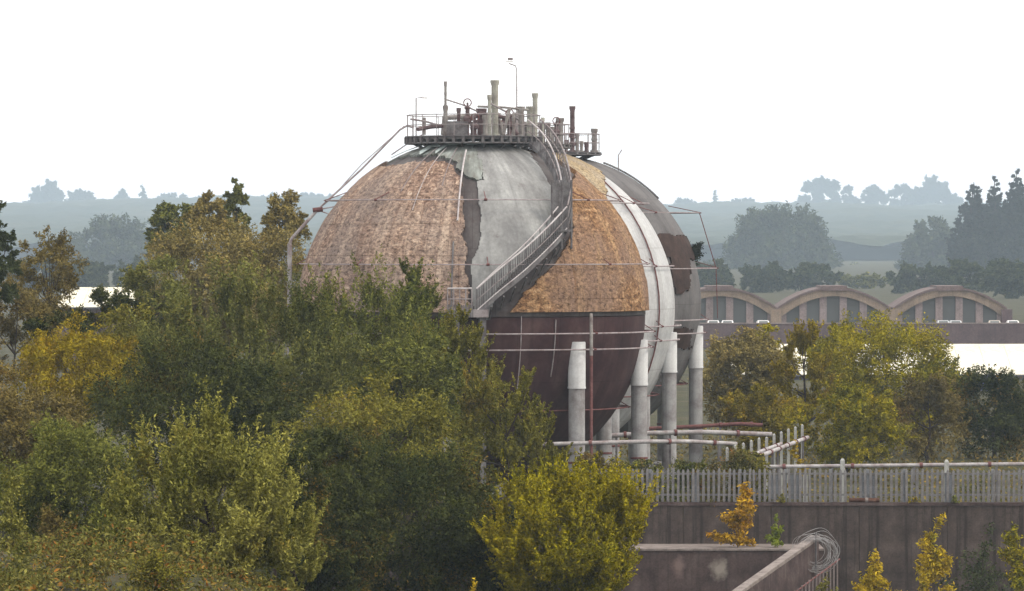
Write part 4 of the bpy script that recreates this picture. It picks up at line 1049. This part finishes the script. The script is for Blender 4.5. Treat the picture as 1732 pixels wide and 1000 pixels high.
# sloping wing wall with coping, railings and razor wire
dA, dB = 208, 219.5
A, B = P(1252, 1000, dA), P(1385, 906, dB)
ww = thing('sloping_wing_wall', 'sloping wing wall with pale coping rising towards the wire coil', 'wall', (A.x, A.y, 2.5))
dv = Vector((B.x - A.x, B.y - A.y, 0)); nv = Vector((dv.y, -dv.x, 0)).normalized()
if nv.x > 0: nv = -nv
th = nv * .36
z0, z1 = A.z - 2.5, B.z - 2.5
def hx(p0, p1, t0, t1, zb0, zb1, zt0, zt1): return MB().hexa([p0 + t0 + Vector((0, 0, zb0)), p1 + t0 + Vector((0, 0, zb1)), p1 + t1 + Vector((0, 0, zb1)), p0 + t1 + Vector((0, 0, zb0)), p0 + t0 + Vector((0, 0, zt0)), p1 + t0 + Vector((0, 0, zt1)), p1 + t1 + Vector((0, 0, zt1)), p0 + t1 + Vector((0, 0, zt0))])
O = Vector((0, 0, 0)) - dv * .3
z0e = z0 - (z1 - z0) * .3
hx(O, dv, Vector((0, 0, 0)), th, 0, 0, z0e - .16, z1 - .16).build('wall_body', M['concrete_low'], ww)
hx(O, dv, -nv * .05, nv * .41, z0e - .157, z1 - .157, z0e, z1).build('coping', M['coping'], ww)
tm_ = None
rl = thing('steel_railing', 'rusty upright bars of a low railing beside the sloping wing wall', 'railing', (A.x, A.y, 2.5))
off = -nv * 1.1
for k in range(16):
    u = .25 + .7 * k / 15; p = dv * u + off; zt_ = z0 + (z1 - z0) * u - 1.0
    MB().box(p.x - .035, p.x + .035, p.y - .035, p.y + .035, 0, zt_).build('upright_bar', M['mullion'], rl)
for zo in (-.12,):
    a_, b_ = dv * .22 + off + Vector((0, .05, z0 + (z1 - z0) * .22 - 1.1)), dv * .98 + off + Vector((0, .05, z1 - 1.1)); MB().tube([a_, b_], .04, 6).build('rail', M['red_rust'], rl, True)

q = P(1380, 936, 218.5)
rw = thing('razor_wire_coil', 'tangled grey coil of wire at the top of the sloping wing wall', 'wire coil', (q.x, q.y, q.z))
for k in range(22):
    r0 = random.uniform(.62, 1.02); cx_, cz_ = random.gauss(0, .12), random.gauss(0, .1); yo = random.uniform(-.6, .6); tl = random.gauss(.15, .25); tl2 = random.gauss(0, .2)
    pts = []
    for i in range(36):
        a = 2 * PI * i / 36; x, z = r0 * math.cos(a), r0 * .92 * math.sin(a)
        pts.append((cx_ + x + .05 * math.sin(3 * a + k), yo + x * tl + z * tl2 + .04 * math.cos(5 * a), cz_ + z + .03 * math.sin(4 * a + k)))
    MB().tube(pts, .011, 4, True).build('wire_loop', M['leg'], rw)
MB().tube([(0, 0, 2.5 - q.z), (.0, 0, 1.0)], .05, 6).build('stake', M['steel'], rw)

# ------------------------------------------------------------------ near trees and shrubs
T = tree
# back row, left
T('broadleaf_tree', 'olive tree standing highest in the left mass, behind the riser pipe', 'tree', 384, 502, 158, 112, 254, L['bronze'], 4.6, .28, 'round', nl=80)
T('broadleaf_tree', 'small olive tree top poking up left of the pale-tipped tree', 'tree', 352, 370, 36, 40, 262, L['bronze'], 4.6, .7, nl=40)
T('broadleaf_tree', 'thin olive tree against the hill left of the riser pipe', 'tree', 478, 378, 40, 56, 268, L['bronze'], 4.4, .5, nl=46)
T('broadleaf_tree', 'sparse brown-leaved tree beside the white roof at the far left', 'tree', 82, 462, 62, 66, 224, L['brown'], 4.6, .13, nl=34, limbs=12)
T('broadleaf_tree', 'dark tree cut by the left edge of the picture', 'tree', -16, 440, 48, 112, 205, L['darkfar'], 4.8, .22, nl=40)
T('broadleaf_tree', 'pale greyish-green crown beside the white roof, left of the olive tree', 'tree', 262, 500, 60, 66, 228, L['greygreen'], 4.6, .2, nl=30)
T('broadleaf_tree', 'dull olive tree below the sparse brown one at the left edge', 'tree', 30, 570, 90, 90, 218, L['brown'], 4.8, .24)
T('broadleaf_tree', 'dark low tree below the white roof at left', 'tree', 150, 560, 120, 58, 214, L['deep'], 4.8, .2)
T('broadleaf_tree', 'yellowing tree at left with bright amber patches', 'tree', 130, 630, 120, 90, 186, L['yellow'], 5, .16, nl=46)
# the big green mass
T('broadleaf_tree', 'big grey-green tree in the middle of the left mass, below the riser pipe', 'tree', 420, 640, 210, 140, 192, L['greygreen'], 5, .17, 'shoot', nl=90)
T('broadleaf_tree', 'green tree whose spiky top overlaps the front sphere', 'tree', 625, 632, 165, 150, 206, L['green'], 5, .17, 'shoot', nl=90)
T('broadleaf_tree', 'tall narrow green tree peak in front of the brown insulation', 'tree', 698, 545, 58, 100, 212, L['green'], 5, .2, 'shoot', nl=40)
T('broadleaf_tree', 'olive tree sloping down under the stair landing', 'tree', 770, 660, 90, 130, 200, L['olive'], 5, .18, 'shoot', nl=60)
T('broadleaf_tree', 'small olive tree in front of the maroon lower half of the front sphere', 'tree', 852, 730, 84, 112, 190, L['olive'], 5, .18, 'shoot', nl=50)
T('broadleaf_tree', 'low olive bush left of the front sphere leg', 'bush', 905, 772, 52, 88, 200, L['olive'], 5, .34, 'shoot', nl=40)
T('broadleaf_tree', 'dark green tree low in the middle of the left mass', 'tree', 330, 700, 190, 120, 172, L['deep'], 5.2, .16, nl=70)
T('broadleaf_tree', 'dusky green tree at the left edge below the yellowing tree', 'tree', 30, 740, 120, 120, 158, L['brown'], 5.2, .15, nl=50)
T('broadleaf_tree', 'mixed green bush at the lower left behind the brambles', 'bush', 110, 830, 140, 130, 138, L['green'], 5.4, .15, nl=60)
T('broadleaf_tree', 'rust-tinged tree between the dark trees and the yellow-green bush', 'tree', 640, 780, 150, 130, 168, L['olive'], 5.2, .15, nl=70)
T('broadleaf_tree', 'darkest green tree at the bottom middle of the picture', 'tree', 700, 910, 180, 170, 152, L['deep'], 5.4, .16, nl=80)
T('broadleaf_tree', 'dark green tree at the bottom behind the lime bush', 'tree', 545, 900, 110, 170, 146, L['deep'], 5.4, .16, nl=60)
T('broadleaf_tree', 'lime-olive bush with many upright shoots in the left foreground', 'bush', 355, 905, 185, 170, 112, L['lime'], 6.2, .2, 'shoot', nl=90)
T('broadleaf_tree', 'slim lime-leaved shoots leaning left of the foreground bush', 'bush', 205, 880, 50, 95, 114, L['lime'], 6.2, .08, 'shoot', nl=22)
T('broadleaf_tree', 'bushy lime-olive shoots at the bottom right of the foreground bush', 'bush', 500, 960, 60, 80, 116, L['lime'], 6.2, .13, 'shoot', nl=24)
T('broadleaf_tree', 'round yellow-green bush in front of the fence at the bottom centre', 'bush', 962, 935, 146, 146, 150, L['yellowgreen'], 5.4, .34, 'shoot', nl=90)
T('broadleaf_tree', 'dense green tree filling the gap left of the stair landing column', 'tree', 690, 665, 100, 105, 196, L['green'], 5.2, .24, nl=60)
T('broadleaf_tree', 'dark green tree at the bottom left of the round yellow-green bush', 'tree', 835, 925, 80, 130, 154, L['deep'], 5.4, .22, nl=50)
T('broadleaf_tree', 'greenish undergrowth tree between the yellowing tree and the big green mass', 'tree', 225, 620, 90, 100, 196, L['olive'], 5.2, .2, nl=46)
T('broadleaf_tree', 'dark bush low between the foreground bush and the dark trees', 'bush', 470, 850, 90, 110, 136, L['deep'], 5.4, .2, nl=46)
# right-hand bushes behind the fence
T('broadleaf_tree', 'bronze-olive bush directly right of the rear sphere leg', 'bush', 1262, 655, 82, 100, 296, L['bronze'], 4.6, .3, nl=46)
T('broadleaf_tree', 'tall yellow bush in front of the middle factory arch', 'bush', 1356, 655, 60, 112, 288, L['yellow'], 4.6, .34, 'shoot', nl=40)
T('broadleaf_tree', 'wide yellow-olive tree below the middle and right factory arches', 'tree', 1490, 645, 122, 104, 298, L['yellowgreen'], 4.6, .24, nl=60)
T('broadleaf_tree', 'yellow-green bush behind the fence and the row of posts', 'bush', 1435, 725, 100, 66, 270, L['yellowgreen'], 4.8, .22, nl=54)
T('broadleaf_tree', 'yellowish bush behind the sloping pipes', 'bush', 1285, 720, 76, 66, 276, L['yellow'], 4.8, .22, nl=40)
T('broadleaf_tree', 'dark olive bush thinning out above bare earth at right', 'bush', 1570, 712, 74, 70, 284, L['brown'], 4.8, .18, nl=40)
T('broadleaf_tree', 'dark blue-green tree at the right edge below the white shed roof', 'tree', 1682, 706, 84, 80, 292, L['deep'], 4.8, .24, nl=50)
T('broadleaf_tree', 'dark green bush between the wide yellow-olive tree and the dark right-edge tree', 'bush', 1598, 650, 52, 50, 312, L['darkfar'], 4.6, .2, nl=30)
T('broadleaf_tree', 'olive bush filling the gap between the tall yellow bush and the wide yellow-olive tree', 'bush', 1415, 612, 54, 66, 302, L['olive'], 4.6, .34, nl=40)
T('broadleaf_tree', 'yellow-olive bush left of the tall yellow bush below the left arch', 'bush', 1300, 612, 50, 60, 304, L['yellowgreen'], 4.6, .34, nl=40)
for lab, px, py, rx, ry, d_, mt in (('low olive bush hiding the near end of the sloping pipes', 1258, 790, 42, 30, 228.6, 'olive'), ('low grey-green bush hiding the foot of the second leg behind the fence', 1085, 806, 46, 26, 229, 'greygreen'), ('low green bush between the silver legs behind the fence', 1165, 806, 40, 24, 230, 'green'), ('low dull bush at the foot of the front sphere leg', 1015, 800, 44, 30, 229, 'brown')):
    T('low_bush', lab, 'bush', px, py, rx, ry, d_, L[mt], 4.6, .3, nl=30)
for lab, px, top, rx, d_, mt in (('hazy low tree behind the left arch nearest the rear sphere', 1205, 448, 44, 1150, 'darkfar'), ('hazy low tree filling in under the large round tree', 1292, 452, 52, 1200, 'darkfar'), ('hazy low tree right of the large round tree base', 1372, 450, 50, 1220, 'darkfar'), ('paler hazy bush above the valley between middle and right arches', 1462, 468, 52, 1300, 'greygreen'), ('hazy low tree left of the conifer row above the right arch', 1548, 452, 50, 1180, 'darkfar'), ('hazy low tree in front of the conifer row', 1625, 448, 48, 1120, 'darkfar'), ('hazy low tree at the right edge in front of the tallest conifer', 1705, 446, 52, 1080, 'darkfar'), ('hazy low tree left of the white roof at the far left', 60, 440, 50, 1200, 'darkfar'), ('hazy low tree right of the white roof at the far left', 250, 440, 60, 1250, 'darkfar'), ('hazy low tree directly above the white roof at the far left', 150, 446, 56, 1150, 'darkfar')):
    by = HOR + 14 * F / (d_ * K); T('broadleaf_tree', lab, 'tree', px, (top + by) / 2, rx, (by - top) / 2 + 3, d_, L[mt], 6, .5, nl=50)
# plants by the walls and fence
plant('sapling', 'orange-yellow sapling growing on the ledge in front of the fence wall', 'sapling', 1247, 818, 928, 30, 223.3, L['orange'], 6.5, .34, 9, zl)
plant('sapling', 'small fresh green plant on the ledge beside the wire coil', 'plant', 1314, 868, 928, 15, 223.3, L['fresh'], 6.5, .3, 6, zl)
plant('sapling', 'tall bright yellow sapling in front of the wall at lower right', 'sapling', 1556, 868, 1020, 40, 214, L['gold'], 6.5, .30, 10, gz(P(1556, 0, 214).x, 214 * K))
plant('sapling', 'shorter yellow sapling left of the tall bright yellow one', 'sapling', 1478, 930, 1020, 36, 212, L['gold'], 6.5, .28, 9, gz(P(1478, 0, 212).x, 212 * K))
plant('sapling', 'yellow-green sapling at the right edge near the bottom', 'sapling', 1722, 885, 1020, 40, 210, L['yellowgreen'], 6.5, .3, 10, gz(P(1722, 0, 210).x, 210 * K))
plant('shrub', 'dusky green shrub against the wall left of the right-edge sapling', 'shrub', 1660, 885, 1020, 52, 217, L['darkfar'], 5.5, .16, 11, gz(P(1660, 0, 217).x, 217 * K))
plant('shrub', 'small olive shrub below the wire coil at the bottom', 'shrub', 1392, 972, 1020, 34, 212, L['olive'], 5.5, .2, 9, gz(P(1392, 0, 212).x, 212 * K))
zc = zw + .002
plant('weed', 'olive weed climbing the fence left of the blue-grey panels', 'weed', 1285, 772, 850, 34, 226.9, L['olive'], 5, .26, 9, 7.0)
plant('weed', 'red-flecked weed behind the fence below the sloping pipes', 'weed', 1252, 756, 850, 50, 227.4, L['bramble'], 4.8, .3, 14, 7.0)
plant('weed', 'grey-green weed tangled in the left end of the fence', 'weed', 1062, 780, 850, 34, 226.9, L['greygreen'], 4.8, .22, 9, 7.0)
plant('weed', 'sparse green weed behind the fence near the second leg', 'weed', 1128, 792, 850, 26, 227.2, L['green'], 4.6, .16, 8, 7.0)
plant('weed', 'reddish weed behind the fence between the silver legs', 'weed', 1186, 772, 850, 26, 229, L['bramble'], 4.6, .14, 8, 7.0)
plant('weed', 'yellow-green spray at the far end of the row of posts', 'weed', 1352, 742, 800, 16, 246, L['gold'], 4.8, .3, 7, 7.0)
plant('weed', 'dull weed behind the fence near the right edge', 'weed', 1660, 800, 850, 60, 228, L['greygreen'], 4.6, .10, 9, 7.0)
plant('weed', 'olive weed behind the fence right of the rusty drum', 'weed', 1540, 796, 850, 50, 228, L['olive'], 4.6, .09, 9, 7.0)
plant('weed', 'small yellow weed at the bottom edge below the dark tree', 'weed', 805, 978, 1010, 22, 135, L['gold'], 6, .3, 6, gz(P(805, 0, 135).x, 135 * K))

for k, (lab, px, pt, rx, d_, mt) in enumerate((('pale olive scrub at the far left edge above the brambles', 22, 800, 46, 118, 'lime'), ('brown-leaved scrub second from the left above the brambles', 92, 850, 44, 112, 'brown'), ('green scrub between the brown scrub and the foreground bush', 168, 858, 40, 108, 'green'), ('low red-tinged scrub among the brambles at the bottom left', 130, 925, 46, 98, 'bramble'), ('grey-green scrub at the bottom left corner', 30, 912, 46, 96, 'greygreen'), ('olive scrub among the brambles below the foreground bush', 262, 930, 50, 98, 'olive'))):
    q = P(px, 0, d_); plant('scrub_bush', lab, 'shrub', px, pt, 1000, rx, d_, L[mt], 5.5, .3, 16, gz(q.x, q.y))
for lab, px, pt, d_, mt in (('pale weed at the foot of the front sphere leg', 985, 782, 229, 'greygreen'), ('olive weed between the front sphere legs', 1030, 770, 230, 'olive'), ('dull weed at the foot of the second leg', 1090, 780, 229, 'brown'), ('green weed left of the tall silver leg', 1150, 776, 230, 'green'), ('brown weed by the rear sphere leg', 1205, 772, 231, 'brown')):
    plant('weed', lab, 'weed', px, pt, 850, 36, d_, L[mt], 4.6, .2, 12, 7.0)
for lab, px, pb, pt, rx, mt in (('small green tuft on the wall coping below the second concrete post', 1612, 850, 836, 9, 'green'), ('small yellowing tuft on the wall coping right of the rusty drum', 1548, 850, 839, 8, 'yellow'), ('trailing dull tuft on the wall coping above the small fresh plant', 1322, 850, 834, 9, 'olive')):
    plant('weed', lab, 'weed', px, pt, pb, rx, 225.9, L[mt], 4.5, .3, 5, zw)
# brambles covering the bank at the lower left
n = 60000
X = RNG.uniform(P(-80, 0, 92).x, P(900, 0, 92).x, n); Y = RNG.uniform(70, 128, n) * K
base = np.array([gz(x, y) for x, y in zip(X, Y)])
hm = np.array([.22 + 1.9 * max(0, mnoise.noise((x * .6, y * .3, 5))) + .35 * mnoise.noise((x * 1.9, y * 1.0, 2)) for x, y in zip(X, Y)])
fall = np.clip((P(420, 0, 92).x - X) / 2.2, .45, 1)
Zb = base + np.abs(hm) * fall * (RNG.uniform(.1, 1.0, n) ** .5) * .9
nr = RNG.normal(size=(n, 3)) * .7; nr[:, 2] += .7
link('bramble_cover', leaf_mesh('bramble_cover', np.c_[X, Y, Zb], nr, RNG.uniform(.05, .12, n), L['bramble']), None, kind='stuff')
# rough low growth on the flat ground behind the fence
n = 16000
X = RNG.uniform(-20, 36, n); Y = RNG.uniform(227.5, 330, n) * K
nr = RNG.normal(size=(n, 3)) * .6; nr[:, 2] += .7
ok = np.ones(n, bool)
for c in SPH: ok &= (X - c.x) ** 2 + (Y - c.y) ** 2 > 25
X, Y, nr = X[ok], Y[ok], nr[ok]
link('rough_grass', leaf_mesh('rough_grass', np.c_[X, Y, 7 + RNG.uniform(.02, .45, len(X))], nr, RNG.uniform(.12, .3, len(X)), L['brown']), None, kind='stuff')
